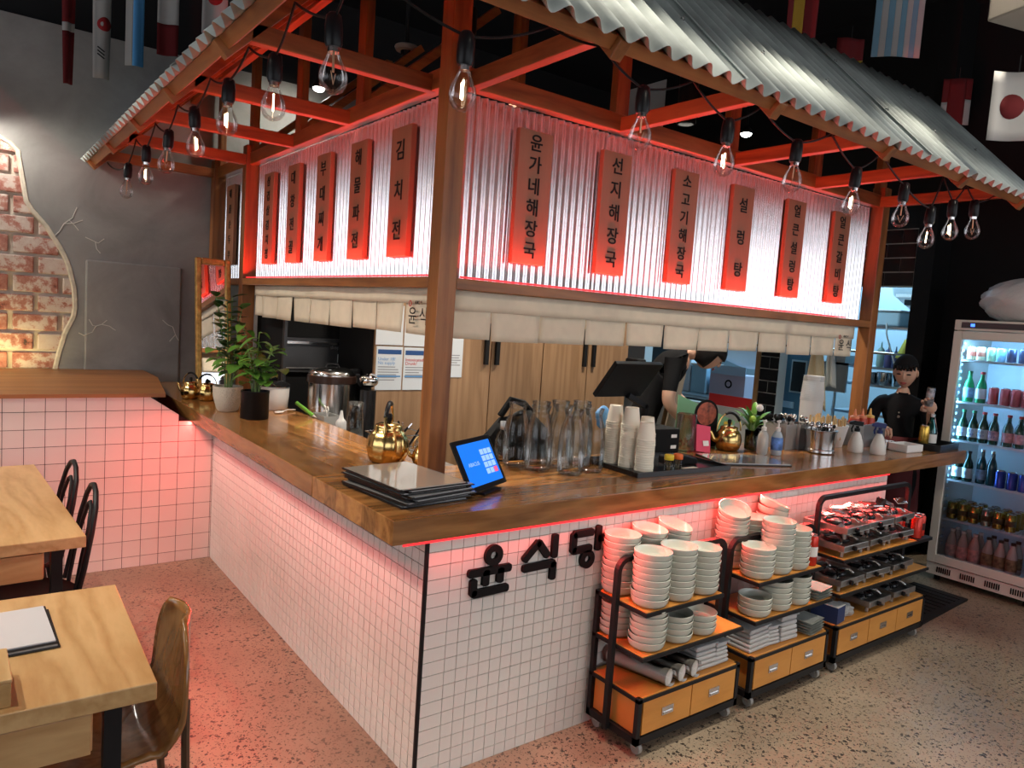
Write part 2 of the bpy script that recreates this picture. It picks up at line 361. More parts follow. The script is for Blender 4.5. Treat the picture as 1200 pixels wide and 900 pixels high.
cont = [(-1.9, 2.80), (-1.3, 2.73), (-1.076, 2.672), (-1.027, 2.647), (-.978, 2.60), (-.95, 2.42), (-.925, 2.26), (-.89, 2.20), (-.848, 2.151), (-.805, 2.10), (-.769, 2.04), (-.725, 1.97), (-.688, 1.896), (-.66, 1.82), (-.643, 1.745), (-.625, 1.67), (-.62, 1.591), (-.618, 1.52), (-.629, 1.451), (-.66, 1.38), (-.682, 1.323), (-.70, 1.25), (-.718, 1.177), (-.74, 1.06), (-.759, .95)]
wall_p = struct('wall_plaster', MB().prism([(-3.2, 2.80)] + cont + [(-.75, .9), (4.4, .9), (4.4, 3.51), (-3.2, 3.51)], 4.20, 4.255, FRX), PLASTER)
MB().box(-.55, .115, 4.186, 4.21, .95, 1.885).build('raised_panel', PLASTER, wall_p, bevel=.012)
MB().tube([(x + .008, 4.212, z) for x, z in cont], .020, 6).build('broken_edge', EDGEP, wall_p, True)
CRK = mat('crack line', (.62, .60, .56), .8)
for pl in ([(-.759, 2.023), (-.72, 2.07), (-.691, 2.13), (-.638, 2.18), (-.625, 2.22), (-.612, 2.257)], [(-.691, 2.13), (-.63, 2.14), (-.573, 2.17)], [(-.66, 2.16), (-.62, 2.12), (-.599, 2.092)], [(-.555, 2.048), (-.51, 2.03), (-.471, 2.014), (-.432, 2.05)], [(-.49, 2.02), (-.48, 1.97), (-.455, 1.94)],
           [(-.524, 1.444), (-.50, 1.40), (-.478, 1.396), (-.50, 1.35), (-.556, 1.322), (-.59, 1.34)], [(-.478, 1.396), (-.44, 1.41), (-.405, 1.444)], [(-.44, 1.41), (-.39, 1.40), (-.346, 1.369)], [(-.018, 1.465), (.02, 1.43), (.058, 1.415), (.079, 1.354), (.036, 1.298)], [(.079, 1.354), (.09, 1.33), (.105, 1.308)]):
    y = 4.1855 if (pl[0][0] > -.15 or pl[0][1] < 1.6) else 4.1995
    MB().tube([(a, y, b) for a, b in pl], .0035, 4).build('plaster_crack', CRK, wall_p)
MORTAR = mat('pale mortar', (.60, .53, .44), .9, var=.15, vscale=10)
struct('wall_brick', MB().box(-3.2, -.45, 4.245, 4.258, .9, 2.95), MORTAR)
def brick_mat(i, red):
    m = bpy.data.materials.new('washed brick'); m.use_nodes = True; N, L = nt(m); b = N['Principled BSDF']; b.inputs['Roughness'].default_value = .9
    tc = N.new('ShaderNodeTexCoord'); mp = N.new('ShaderNodeMapping'); mp.inputs['Location'].default_value = (i * 3.1, 0, i); L.new(tc.outputs['Object'], mp.inputs['Vector'])
    n = N.new('ShaderNodeTexNoise'); n.inputs['Scale'].default_value = 11; n.inputs['Detail'].default_value = 7; n.inputs['Roughness'].default_value = .7; L.new(mp.outputs['Vector'], n.inputs['Vector'])
    r = N.new('ShaderNodeValToRGB'); e = r.color_ramp.elements; e[0].position = .30; e[0].color = (.06, .045, .04, 1); e[1].position = .70; e[1].color = (.62, .54, .49, 1)
    k = e.new(.36); k.color = (.30, .10, .075, 1); k = e.new(.36 + red); k.color = (.42, .20, .16, 1); k = e.new(min(.66, .42 + red)); k.color = (.56, .45, .40, 1)
    L.new(n.outputs['Fac'], r.inputs['Fac']); L.new(r.outputs['Color'], b.inputs['Base Color'])
    bp = N.new('ShaderNodeBump'); bp.inputs['Strength'].default_value = .6; bp.inputs['Distance'].default_value = .01; L.new(n.outputs['Fac'], bp.inputs['Height']); L.new(bp.outputs['Normal'], b.inputs['Normal'])
    return m
BRM = [brick_mat(i, (.06, .12, .17)[i % 3]) for i in range(6)]
bw = bpy.data.objects['wall_brick']
for row in range(14):
    z = .93 + row * .138
    for k in range(4):
        x = -1.62 + k * .305 + (.152 if row % 2 else 0)
        if z > 2.75 or x - .14 > -.60: continue
        j = random.uniform(-.004, .004)
        MB().box(x - .138, x + .138, 4.218 + j, 4.245, z, z + .116).build('brick', BRM[(row * 3 + k * 2) % 6], bw, bevel=.008)
# raised wooden ledge behind the tiled half wall
lp = struct('trim_1', MB().prism([(-3.2, 2.685), (-.29, 2.685), (-.15, 3.64), (-.15, 4.2), (-3.2, 4.2)], 1.046, 1.068, FRZ), LEDGE)
# tiled half wall
GW = struct('wall_tiled', MB().prism([(-3.2, 0), (0, 0), (0, .8925), (-.146, .8925), (-.333, 1.018), (-.333, 1.046), (-3.2, 1.046)], 2.704, 2.78, FRX), GROUT)
def clip(poly, a, b, c):     # keep a*x+b*z<=c
    out = []
    for i in range(len(poly)):
        p, q = poly[i], poly[(i + 1) % len(poly)]; dp = a * p[0] + b * p[1] - c; dq = a * q[0] + b * q[1] - c
        if dp <= 0: out.append(p)
        if dp * dq < 0: t = dp / (dp - dq); out.append((p[0] + t * (q[0] - p[0]), p[1] + t * (q[1] - p[1])))
    return out
full = MB().box(-.0485, .0485, -.004, 0, -.0485, .0485).mesh('wall_tile', WHITE_TILE)
for c in range(-1, 15):
    for r in range(-1, 10):
        x1 = min(-.008 - .1 * c, 0) - .0015; x0 = -.008 - .1 * (c + 1) + .0015; z0 = max(.066 + .1 * r, 0) + .0015; z1 = min(.066 + .1 * (r + 1), 1.046) - .0015
        if x1 - x0 < .004: continue
        if x0 < -.15 and (x1 < -.34 or z1 < .88) and x1 - x0 > .09 and z1 - z0 > .09:
            obj('wall_tile', full, GW, ((x0 + x1) / 2, 2.704, (z0 + z1) / 2)); continue
        pl = [(x0, z0), (x1, z0), (x1, z1), (x0, z1)]
        if x1 > -.333: pl = clip(pl, .1255, .187, .1255 * -.146 + .187 * .8925)
        if x1 > -.146 and len(pl) > 2: pl = clip(pl, 0, 1, .8925)
        if len(pl) > 2: MB().prism(pl, 2.700, 2.704, FRX).build('wall_tile', WHITE_TILE, GW)

# ------------------------------------------------------------------ tiled counter
counter = thing('service_counter', 'white square-tiled bar counter with black grout and black corner trim', 'counter', (0, 0, 0))
MB().prism([(.004, .004), (3.2, .004), (3.2, .62), (.40, .62), (.40, 2.70), (.004, 2.70)], 0, .8925, FRZ).build('counter_body', GROUT, counter)
TP = .05
tile = MB().box(-.0238, .0238, -.004, 0, -.0238, .0238).mesh('tile', WHITE_TILE)
rest = MB()
for c in range(64):
    for r in range(18):
        z1 = (17.85 - r) * TP; z0 = z1 - TP
        if r == 17: z0 = 0
        x0 = c * TP
        if c < 17 and r < 17: obj('tile', tile, counter, (x0 + .025 + (.003 if c == 0 else 0), .004, z1 - .025))
        elif c < 17: MB().box(x0 + .0012, x0 + .0488, 0, .004, 0, z1 - .0009).build('tile', WHITE_TILE, counter)
        else: rest.box(x0 + .0012, x0 + .0488, 0, .004, z0 + .0009, z1 - .0009)
tag(rest.build('small_tiles', WHITE_TILE, counter), kind='stuff')
rest = MB()
for d in range(54):
    for r in range(18):
        z1 = (17.85 - r) * TP; z0 = max(z1 - TP, 0)
        rest.box(0, .004, d * TP + .0019, d * TP + .0481, z0 + .0016, z1 - .0016)
tag(rest.build('side_tiles', WHITE_TILE, counter), kind='stuff')
MB().prism([(-.004, .008), (-.004, -.001), (-.001, -.004), (.008, -.004), (.008, .008)], 0, .8925, FRZ).build('corner_trim', BLACK, counter)
# raised black letters on the counter front
def cap_bar(mb, p, q, w, y0, y1):
    p = Vector(p); q = Vector(q); d = (q - p).normalized(); n = Vector((-d.y, d.x)); pts = []
    for c, s in ((q, 1), (p, -1)):
        for k in range(5): a = -PI / 2 + PI * k / 4; pts.append(tuple(c + s * (n * math.sin(a) * -1 * w / 2 * -1 + d * math.cos(a) * w * .25)))
    pts = [pts[0], pts[1], pts[2], pts[3], pts[4], pts[5], pts[6], pts[7], pts[8], pts[9]]
    mb.prism([(a, b) for a, b in pts], y0, y1, FRX)
def ring(mb, c, ro, ri, y0, y1, n=24, sz=1.0):
    vs = []
    for r, y in ((ro, y0), (ri, y0), (ro, y1), (ri, y1)):
        vs += [(c[0] + r * math.cos(2 * PI * i / n), y, c[1] + sz * r * math.sin(2 * PI * i / n)) for i in range(n)]
    fs = []
    for i in range(n):
        j = (i + 1) % n; fs += [(i, j, n + j, n + i), (2 * n + i, 3 * n + i, 3 * n + j, 2 * n + j), (i, 2 * n + i, 2 * n + j, j), (n + i, n + j, 3 * n + j, 3 * n + i)]
    mb.add(vs, fs)
T_ = lambda c, r: (c * TP, (17.85 - r) * TP)
LET = {'윤': ([((3.55, 2.98), (7.15, 2.98)), ((5.0, 3.0), (5.0, 3.95)), ((6.3, 3.0), (6.3, 3.9)), ((3.95, 3.55), (3.95, 4.55)), ((3.95, 4.55), (7.0, 4.5))], [((5.6, 1.85), .80, .30)]),
       '식': ([((9.8, 1.45), (8.5, 2.65)), ((9.8, 1.45), (10.75, 2.6)), ((11.45, 1.1), (11.45, 2.75)), ((8.5, 3.35), (11.45, 3.3)), ((11.4, 3.3), (11.4, 4.5))], []),
       '당': ([((13.45, 1.3), (15.4, 1.3)), ((13.4, 1.3), (13.4, 2.65)), ((13.4, 2.65), (15.3, 2.6)), ((16.1, .95), (16.1, 2.8)), ((16.1, 1.9), (16.95, 1.9))], [((15.0, 3.5), .78, .28)])}
for ch, (bars, rings) in LET.items():
    mb = MB()
    for p, q in bars: cap_bar(mb, T_(*p), T_(*q), .030, -.014, -.0004)
    for c, ro, ri in rings: ring(mb, T_(*c), ro * TP, ri * TP, -.014, -.0004)
    lab = {'윤': 'first raised black syllable of the sign on the tiled counter front', '식': 'middle raised black syllable of the sign on the tiled counter front', '당': 'last raised black syllable of the sign, beside the stacked bowls'}[ch]
    tag(mb.build('sign_letter', BLACKM, None), lab, 'sign letter', 'raised letters on the counter front')
# worktop
top = thing('countertop', 'thick varnished brown timber worktop running round the corner of the bar', 'countertop', (0, 0, .8925))
MB().prism([(-.146, -.020), (4.23, -.020), (4.23, .22), (3.99, .22), (3.99, .68), (-.146, .68)], .8925, .978, FRZ).build('front_board', SLABX, top, world=True, bevel=.003)
MB().prism([(-.146, .6815), (.45, .6815), (.45, 4.17), (-.10, 4.17), (-.146, 3.64)], .8925, .978, FRZ).build('side_board', SLABY, top, world=True, bevel=.003)

# ------------------------------------------------------------------ timber canopy over the bar
can = thing('bar_canopy', 'stained timber frame canopy with corrugated metal walls and pitched tin roof over the bar', 'canopy', (.31, .55, .978))
def cb(name, m, *b, bevel=.004):
    mb = MB()
    mb.box(*b); return mb.build(name, m, can, world=True, bevel=bevel)
cb('post', POSTW, .31, .40, .55, .64, .978, 3.25); cb('post', POSTW, 3.86, 3.95, .55, .64, .978, 2.75)
cb('post', POSTW, .31, .40, 3.25, 3.34, .978, 2.75); cb('post', POSTW, .31, .40, 4.08, 4.17, .978, 2.75)
cb('beam', BEAMX, .40, 3.86, .55, .64, 1.773, 1.82); cb('beam', BEAMY, .31, .40, .64, 3.25, 1.773, 1.82); cb('beam', BEAMY, .31, .40, 3.34, 4.08, 1.773, 1.82)
cb('top_plate', BEAMX, .40, 3.95, .575, .635, 2.616, 2.70); cb('top_plate', BEAMY, .335, .395, .64, 4.17, 2.616, 2.70)
RX = (.445, 1.33, 2.24, 3.06, 3.88); LY = (.765, 1.61, 2.43, 3.29, 4.12)
q2 = math.sqrt(.5)
for x in RX: cb('tie_beam', BEAMY, x - .024, x + .024, -.19, .60, 2.615, 2.685)
for y in LY: cb('tie_beam', BEAMX, -.43, .36, y - .024, y + .024, 2.615, 2.685)
for x in RX:
    B = Vector((x, -.19, 2.615)); u = Vector((0, q2, q2)); n = Vector((0, -q2, q2))
    MB().bar(B + u * -.115 + n * .036, B + u * .86 + n * .036, .048, .072, n).build('rafter', BEAMY, can, world=True, bevel=.003)
for y in LY:
    B = Vector((-.43, y, 2.615)); u = Vector((q2, 0, q2)); n = Vector((-q2, 0, q2))
    MB().bar(B + u * -.115 + n * .036, B + u * .86 + n * .036, .048, .072, n).build('rafter', BEAMX, can, world=True, bevel=.003)
# eave boards between the rafter tails, one per bay
def eave(p, q, u, n): MB().bar(Vector(p) + u * -.07 + n * .046, Vector(q) + u * -.07 + n * .046, .045, .05, n).build('eave_board', BEAMX if abs(p[0] - q[0]) > .1 else BEAMY, can, world=True, bevel=.002)
ux = Vector((0, q2, q2)); nx = Vector((0, -q2, q2)); uy = Vector((q2, 0, q2)); ny = Vector((-q2, 0, q2))
xs = [-.46] + list(RX) + [4.02]
for a, b in zip(xs, xs[1:]): eave((a + .025, -.19, 2.615), (b - .025, -.19, 2.615), ux, nx)
ys = [-.22] + list(LY)
for a, b in zip(ys, ys[1:]): eave((-.43, a + .025, 2.615), (-.43, b - .025, 2.615), uy, ny)
MB().bar((-.46, -.22, 2.64), (.20, .44, 3.30), .05, .075, (-1, -1, 1)).build('hip_rafter', BEAMX, can, world=True)
cb('ridge_beam', BEAMX, .12, 4.0, .40, .445, 3.16, 3.24); cb('ridge_beam', BEAMY, .135, .18, .445, 4.17, 3.16, 3.24)
for x in (1.32, 2.205, 3.07, 3.90): cb('stud', POSTW, x - .045, x + .045, .585, .63, 2.70, 3.45)
for y in (1.50, 2.37, 3.28, 4.1): cb('stud', POSTW, .345, .39, y - .045, y + .045, 2.70, 3.45)
for y in (1.28, 2.05, 2.9): cb('stud', POSTW, 1.15, 1.20, y - .04, y + .04, 2.2, 3.45)
cb('inner_plate', BEAMY, 1.13, 1.2, .9, 3.6, 2.62, 2.70)
for y in (1.5, 2.37, 3.28):
    MB().bar((.38, y, 2.72), (1.15, y, 3.4), .045, .07, (0, 1, 0)).build('brace', BEAMX, can, world=True)
# corrugated wall sheets
def wsheet(n0, n1, fn, pitch=.0445, amp=.008):
    per = max(1, int(round((n1 - n0) / pitch))); seg = per * 8; mb = MB()
    def F(a, b):
        t = n0 + (n1 - n0) * a; s = amp * math.cos(2 * PI * per * a); return fn(t, s, 1.822 + (2.613 - 1.822) * b)
    mb.grid(F, seg, 1); return mb.build('wall_sheet', SHEET, can, 'all', world=True, fix=False)
for a, b in ((.402, 1.28), (1.262, 2.14), (2.122, 3.0), (2.982, 3.858)): wsheet(a, b, lambda t, s, z: (t, .640 + s, z))
for a, b in ((.642, 1.53), (1.512, 2.39), (2.372, 3.248), (3.342, 4.078)): wsheet(a, b, lambda t, s, z: (.400 + s, t, z))
# roof sheets
def rsheet(t0, t1, side, pitch=.108, amp=.020, s1=.97):
    per = int(round((t1 - t0) / pitch)); seg = per * 10; mb = MB(); NV = 3
    def F(a, b):
        t = t0 + (t1 - t0) * a; w = amp * math.cos(2 * PI * per * a)
        off = (t + .497) if side == 'x' else (t + .257)
        top_ = max(-.125, min(s1, off / q2)); s = -.125 + (top_ + .125) * b
        if side == 'x': P = Vector((t, -.19, 2.615)) + ux * s + nx * (.092 + w)
        else: P = Vector((-.43, t, 2.615)) + uy * s + ny * (.092 + w)
        return tuple(P)
    mb.grid(F, seg, NV); return mb.build('roof_sheet', ROOFS, can, 'all', world=True, fix=False, thick=.002)
rsheet(-.585, 1.04, 'x'); rsheet(1.02, 2.53, 'x'); rsheet(2.51, 4.03, 'x')
rsheet(-.345, 1.28, 'y'); rsheet(1.26, 2.77, 'y'); rsheet(2.75, 4.18, 'y')
scr = MB().lathe([(.010, 0), (.010, .004), (.006, .006), (.006, .012), (0, .012)], 8).mesh('roof_screw', STEEL, True)
for x, s in ((.93, .22), (1.46, .25), (2.0, .28), (2.55, .25), (3.09, .25), (3.63, .25), (1.46, .7), (2.55, .7), (3.4, .7), (.9, .6)):
    P = Vector((round((x + .585) / .108) * .108 - .585, -.19, 2.615)) + ux * s + nx * .109
    o = obj('roof_screw', scr, can, P - can.location); o.rotation_euler = nx.to_track_quat('Z', 'Y').to_euler()
# red led strips (the lamp and its light together)
LEDM = mat('red led strip', (.5, .02, .02), .4, emit=(1, .03, .04), es=1.3)
def led(label, p, q, w, energy, d):
    p = Vector(p); q = Vector(q); c = (p + q) / 2; L = (q - p).length; dv = Vector(d).normalized()
    t = thing('led_strip', label, 'led strip', c, 0, 'red led strips of the bar canopy')
    MB().bar(p - c - dv * .004, q - c - dv * .004, .012, .006, dv).build('channel', LEDM, t)
    ln = area('led_glow', c + dv * .004, (L, .012), energy, RED, d, PI if dv.z < 0 else 2.5)
    ax = (q - p).normalized(); z = -dv; y = z.cross(ax)
    ln.rotation_euler = Matrix((ax, y, z)).transposed().to_euler(); ln.location = dv * .004; ln.parent = t
    return t
led('red led strip on the lower beam under the long row of wooden menu boards', (.43, .570, 1.832), (3.55, .570, 1.832), .01, 30, (0, -.2, 1))
led('red led strip on the lower beam along the left corrugated wall', (.330, .67, 1.832), (.330, 3.22, 1.832), .01, 22, (-.2, 0, 1))
led('red led strip under the front edge of the timber worktop', (-.10, -.014, .887), (3.2, -.014, .887), .01, 38, (0, -1, -.42))
led('red led strip under the overhanging left edge of the worktop', (-.135, .02, .887), (-.135, 3.5, .887), .01, 21, (-.85, 0, -1))


# ------------------------------------------------------------------ wooden menu boards
bd = MB().box(-.0975, .0975, -.014, .014, -.30, .30).mesh('board', SIGNW)
def sign(chars, loc, rz, label, sz):
    t = thing('menu_board', label, 'menu board', loc, rz, 'hanging wooden menu boards')
    o = obj('board', bd, t); md = o.modifiers.new('soft edges', 'BEVEL'); md.width = .002
    n = len(chars)
    for i, ch in enumerate(chars):
        if ch == ' ': continue
        z = .30 - .6 * (i + .62) / (n + .24)
        obj('syllable', text_mesh(ch, sz, INK, .0012, bold=.001), t, (0, -.0155, z), (PI / 2, 0, 0))
for chars, x, sz, lab in (('윤가네해장국', .812, .082, 'six-syllable wooden menu board nearest the corner post on the long corrugated wall'), ('선지해장국', 1.33, .088, 'second wooden menu board from the corner post on the long corrugated wall'), ('소고기해장국', 1.855, .078, 'third wooden menu board from the corner post on the long corrugated wall'), ('설렁탕', 2.36, .09, 'wooden menu board with only three syllables on the long corrugated wall'), ('얼큰설렁탕', 2.905, .082, 'second wooden menu board from the right end post of the long wall'), ('얼큰갈비탕', 3.44, .084, 'rightmost wooden menu board, next to the right end post')):
    sign(chars, (x, .611, 2.22), 0, lab, sz)
for chars, y, sz, lab in (('김치전', 1.04, .10, 'three-syllable wooden menu board nearest the corner post on the left wall'), ('해물파전', 1.50, .09, 'second wooden menu board left of the corner post on the left wall'), ('부대찌개', 1.965, .09, 'middle wooden menu board of the five on the left corrugated wall'), ('대창전골', 2.44, .085, 'fourth wooden menu board left of the corner post on the left wall'), ('삼겹살김치찜', 2.90, .07, 'wooden menu board with six small syllables next to the red-lit left post')):
    sign(chars, (.371, y, 2.22), -PI / 2, lab, sz)
sign('해물순두부', (.371, 3.78, 2.23), -PI / 2, 'farthest brown menu board, between the red post and the plaster wall', .07)

# ------------------------------------------------------------------ cloth valances
def valance(label, edges, fn, hz, bz, seed):
    t = thing('cloth_valance', label, 'valance', fn(edges[0], 0, 1.77)); rnd = random.Random(seed)
    for i, (a, b) in enumerate(zip(edges, edges[1:])):
        ph = rnd.uniform(0, 6); dz = rnd.uniform(-.006, .006); sw = rnd.uniform(-.006, .006); gp = rnd.uniform(.001, .006)
        mb = MB(); mb.grid(lambda u, v: fn(a + .0012 + (b - a - .0024) * u + (gp if u < .5 else -gp) * (1 - v) ** 2, .007 * math.sin(3.2 * u + ph) * (1 - .6 * v) + sw * (1 - v), bz + dz + (hz - bz - dz) * v), 8, 6)
        mb.build('cloth_panel', CLOTH, t, 'all', world=True, fix=False, thick=.0015)
    mb = MB(); mb.grid(lambda u, v: fn(edges[0] + (edges[-1] - edges[0]) * u, -.010 + .003 * math.sin(22 * u), hz - .06 + (1.772 - hz + .06) * v), 40, 3); mb.build('header_band', CLOTH, t, 'all', world=True, fix=False, thick=.0015)
    return t
RE = [.402, .617, .904, 1.192, 1.479, 1.768, 2.067, 2.33, 2.632, 2.92, 3.203, 3.495, 3.716]
v1 = valance('long cream cloth valance with slits below the front row of menu boards', RE, lambda t, d, z: (t, .595 + d, z), 1.745, 1.562, 3)
LE = [.645, .93, 1.22, 1.51, 1.80, 2.09, 2.38, 2.67, 2.96, 3.10]
v2 = valance('cream cloth valance below the left corrugated wall', LE, lambda t, d, z: (.365 + d, t, z), 1.765, 1.562, 5)
def brand(t, loc, rz, s=1.):
    e = loc
    for body, sz, dx, dz, m in (('윤', .085, -.05, -.012, INK), ('식', .085, .05, -.012, INK), ('세계음식', .018, .0, .052, INK)):
        obj('lettering', text_mesh(body, sz, m, .0006), t, Vector(e) + Vector((dx * math.cos(rz), dx * math.sin(rz), dz)) - t.location, (PI / 2, 0, rz))
    mb = MB(); ring(mb, (0, 0), .014, .009, -.0006, .0006, 16); o = mb.build('emblem', REDINK, t); o.location = Vector(e) + Vector((-.075 * math.cos(rz), -.075 * math.sin(rz), .048)) - t.location; o.rotation_euler = (0, 0, rz)
brand(v1, (3.605, .580, 1.645), 0); brand(v2, (.345, .77, 1.655), -PI / 2)

# ------------------------------------------------------------------ string lights
sock = MB().lathe([(0, .085), (.012, .085), (.019, .078), (.022, .05), (.022, .012), (.018, 0), (0, 0)], 14).mesh('socket', BLACKP, True)
bulbm = MB().lathe([(.013, .004), (.014, -.012), (.021, -.030), (.031, -.052), (.0355, -.072), (.033, -.090), (.024, -.105), (.011, -.113), (0, -.115)], 18).mesh('bulb', BULBG, 'all')
fl_on = MB().cyl((0, 0, -.035), (0, 0, -.085), .0022, n=6).cyl((.008, 0, -.04), (.008, 0, -.08), .0016, n=6).mesh('filament', FILAM)
fl_off = MB().cyl((0, 0, 0), (0, 0, -.06), .003, n=6).tube([(-.012, 0, -.06), (0, 0, -.09), (.012, 0, -.06)], .0012, 4).mesh('filament', FILOFF)
capm = MB().cyl((0, 0, .004), (0, 0, -.012), .0145, n=12).mesh('screw_cap', STEEL)
def string(label, pts):       # pts: (x,y,z,lit or None)
    base = Vector(pts[0][:3]); t = thing('string_lights', label, 'string lights', base)
    mb = MB(); P = []
    for i, (a, b) in enumerate(zip(pts, pts[1:])):
        A = Vector(a[:3]); B = Vector(b[:3])
        if a[3] is not None: A.z += .085
        if b[3] is not None: B.z += .085
        for k in range(8):
            u = k / 8; p = A.lerp(B, u); p.z -= .05 * 4 * u * (1 - u) * min(1, (B - A).length); P.append(p - base)
    P.append(B - base)
    mb.tube(P, .0045, 5).build('cable', RUBBER, t, True)
    for x, y, z, lit in pts:
        if lit is None: continue
        s = obj('socket', sock, t, Vector((x, y, z)) - base, (random.uniform(-.06, .06), random.uniform(-.06, .06), random.uniform(0, 6))); s.scale = (1.2, 1.2, 1.15)
        obj('bulb', bulbm, s); obj('screw_cap', capm, s); obj('filament', fl_on if lit else fl_off, s)
zs = 2.415
string('black cable of clear bulbs hanging along the left eave', [(-.43, 4.12, 2.60, None), (-.42, 3.34, 2.405, 0), (-.43, 3.0, 2.60, None), (-.42, 2.73, 2.43, 1), (-.43, 2.43, 2.60, None), (-.42, 2.16, 2.43, 0), (-.43, 1.9, 2.60, None), (-.42, 1.59, 2.44, 1), (-.43, 1.3, 2.60, None), (-.42, 1.06, 2.455, 1), (-.43, .77, 2.60, None), (-.42, .50, 2.42, 1), (-.45, .24, 2.60, None), (-.42, -.01, 2.41, 0), (-.44, -.19, 2.60, None)])
string('black cable of clear bulbs hanging along the right eave', [(-.44, -.19, 2.59, None), (-.09, -.2, 2.40, 1), (.22, -.20, 2.60, None), (.445, -.20, 2.60, None), (.662, -.2, 2.425, 0), (.92, -.2, 2.60, None), (1.146, -.2, 2.415, 1), (1.35, -.2, 2.60, None), (1.62, -.2, 2.425, 0), (1.88, -.2, 2.60, None), (2.12, -.2, 2.395, 1), (2.34, -.2, 2.60, None), (2.60, -.2, 2.40, 0), (2.91, -.2, 2.325, 1), (3.02, -.2, 2.60, None), (3.17, -.2, 2.40, 1), (3.31, -.2, 2.60, None), (3.45, -.2, 2.44, 0), (3.7, -.2, 2.60, None)])

# ------------------------------------------------------------------ dining side: tables, chairs, menus
def table(label, x0, x1, y0, y1, ang=0., legs=()):
    t = thing('dining_table', label, 'table', ((x0 + x1) / 2, (y0 + y1) / 2, 0), ang)
    w = (x1 - x0) / 2; h = (y1 - y0) / 2
    MB().box(-w, w, -h, h, .706, .75).build('table_top', TABLE, t, bevel=.003)
    MB().box(-w + .12, w - .13, -h + .03, h - .03, .60, .704).build('drawer_box', TABLEX, t, bevel=.002)
    MB().box(-w + .125, w - .135, -h + .012, -h + .03, .602, .700).build('drawer_front', TABLEX, t, bevel=.002)
    for sx in (-1, 1):
        for sy in (-1, 1):
            cx = sx * (w - .085); cy = sy * (h - .075); MB().box(cx - .019, cx + .019, cy - .019, cy + .019, 0, .706).build('leg', BLACK, t)
    return t
table('nearest pale oak table with a drawer and black legs at the left edge', -1.60, -.90, -.30, .40, -.02)
table('farther pale oak table with black legs beside the tiled half wall', -1.66, -.945, .93, 2.30, .055)
# metal hoop chairs
def metal_chair(label, loc, rz):
    t = thing('metal_chair', label, 'chair', loc, rz, 'black metal hoop-back chairs')
    MB().lathe([(0, .43), (.17, .43), (.185, .436), (.19, .45), (.185, .455), (.16, .447), (0, .445)], 28).build('seat', BLACK, t, True)
    for sx, sy in ((1, 1), (1, -1), (-1, 1), (-1, -1)):
        MB().tube([(sx * .13, sy * .13, .435), (sx * .16, sy * .16, .22), (sx * .185, sy * .185, 0)], .011, 8).build('leg', BLACK, t, True)
    MB().tube([(.155 * math.cos(a), .155 * math.sin(a), .20) for a in [2 * PI * i / 24 for i in range(24)]], .007, 6, True).build('stretcher', BLACK, t, True)
    hoop = [(.16, -.17, .44), (.19, -.175, .58), (.215, -.165, .72), (.232, -.13, .81), (.24, -.065, .86), (.242, 0, .875), (.24, .065, .86), (.232, .13, .81), (.215, .165, .72), (.19, .175, .58), (.16, .17, .44)]
    MB().tube(hoop, .0105, 8).build('back_hoop', BLACK, t, True)
    inner = [(.165, -.10, .44), (.19, -.095, .6), (.215, -.08, .72), (.228, -.04, .79), (.23, 0, .805), (.228, .04, .79), (.215, .08, .72), (.19, .095, .6), (.165, .10, .44)]
    MB().tube(inner, .008, 8).build('inner_hoop', BLACK, t, True)
    return t
metal_chair('black metal hoop-back chair at the far table, closest to the tiled half wall', (-1.11, 1.72, 0), .05)
metal_chair('black metal hoop-back chair at the near end of the far table', (-1.09, 1.24, 0), .0)
# moulded plywood chair
t = thing('plywood_chair', 'glossy brown moulded plywood chair with bronze tube legs pushed under the nearest table', 'chair', (-1.02, .06, 0), 0)
BRZ = mat('bronze tube', (.10, .065, .04), .3, .6)
def shell(u, v):      # v along seat from front to back then up the backrest
    w = .205 * (1 - .06 * v) ; y = (2 * u - 1) * w
    if v < .5: k = v / .5; x = -.20 + .36 * k; z = .455 - .02 * math.sin(k * PI) + .012 * (2 * u - 1) ** 2
    else:
        k = (v - .5) / .5; a = k * 1.35; x = .16 + .05 * math.sin(min(1, k * 3) * PI / 2) + .055 * k - .035 * (2 * u - 1) ** 2 * k; z = .455 + .02 * k + .30 * k ** 1.15
        rr = max(0, k - .35) / .65; y *= math.sqrt(max(0, 1 - .80 * rr ** 2.4))
    return (x, y, z)
MB().grid(shell, 16, 28).build('seat_shell', PLYW, t, 'all', fix=False, thick=.012)
for s in (-1, 1):
    MB().tube([(.236, s * .13, .56), (.232, s * .150, .46), (.236, s * .16, .22), (.265, s * .175, .02), (.25, s * .178, .012), (-.18, s * .178, .012), (-.20, s * .175, .03), (-.14, s * .15, .43), (.18, s * .15, .435)], .0115, 8).build('leg', BRZ, t, True)
MB().cyl((.18, -.15, .43), (.18, .15, .43), .010, n=8).build('cross_bar', BRZ, t, True)
# menu folders
SHEETP = mat('menu page under clear film', (.62, .62, .64), .18, coat=.6)
SHEETD = mat('grey menu page under clear film', (.34, .33, .32), .12, coat=.8)
def folder(label, loc, rz, w, d, page, group, h=.0075, tilt=0.):
    t = thing('menu_folder', label, 'menu', loc, rz, group)
    MB().box(-w, w, -d, d, 0, h * .55).build('cover', BLACKSH, t, bevel=.001)
    MB().box(-w + .006, w - .006, -d + .006, d - .006, h * .55, h).build('page', page, t)
    MB().box(-w, -w + .012, -d, d, h * .55, h * .9).build('binding', BLACKSH, t)
    t.rotation_euler = (0, tilt, rz)
    return t
folder('lower black menu folder under the other one on the nearest oak table', (-1.235, .12, .751), .02, .155, .135, SHEETD, 'menu folders on the nearest table')
folder('upper black menu folder with pale page on the nearest oak table', (-1.24, .125, .7595), .035, .155, .133, SHEETP, 'menu folders on the nearest table')
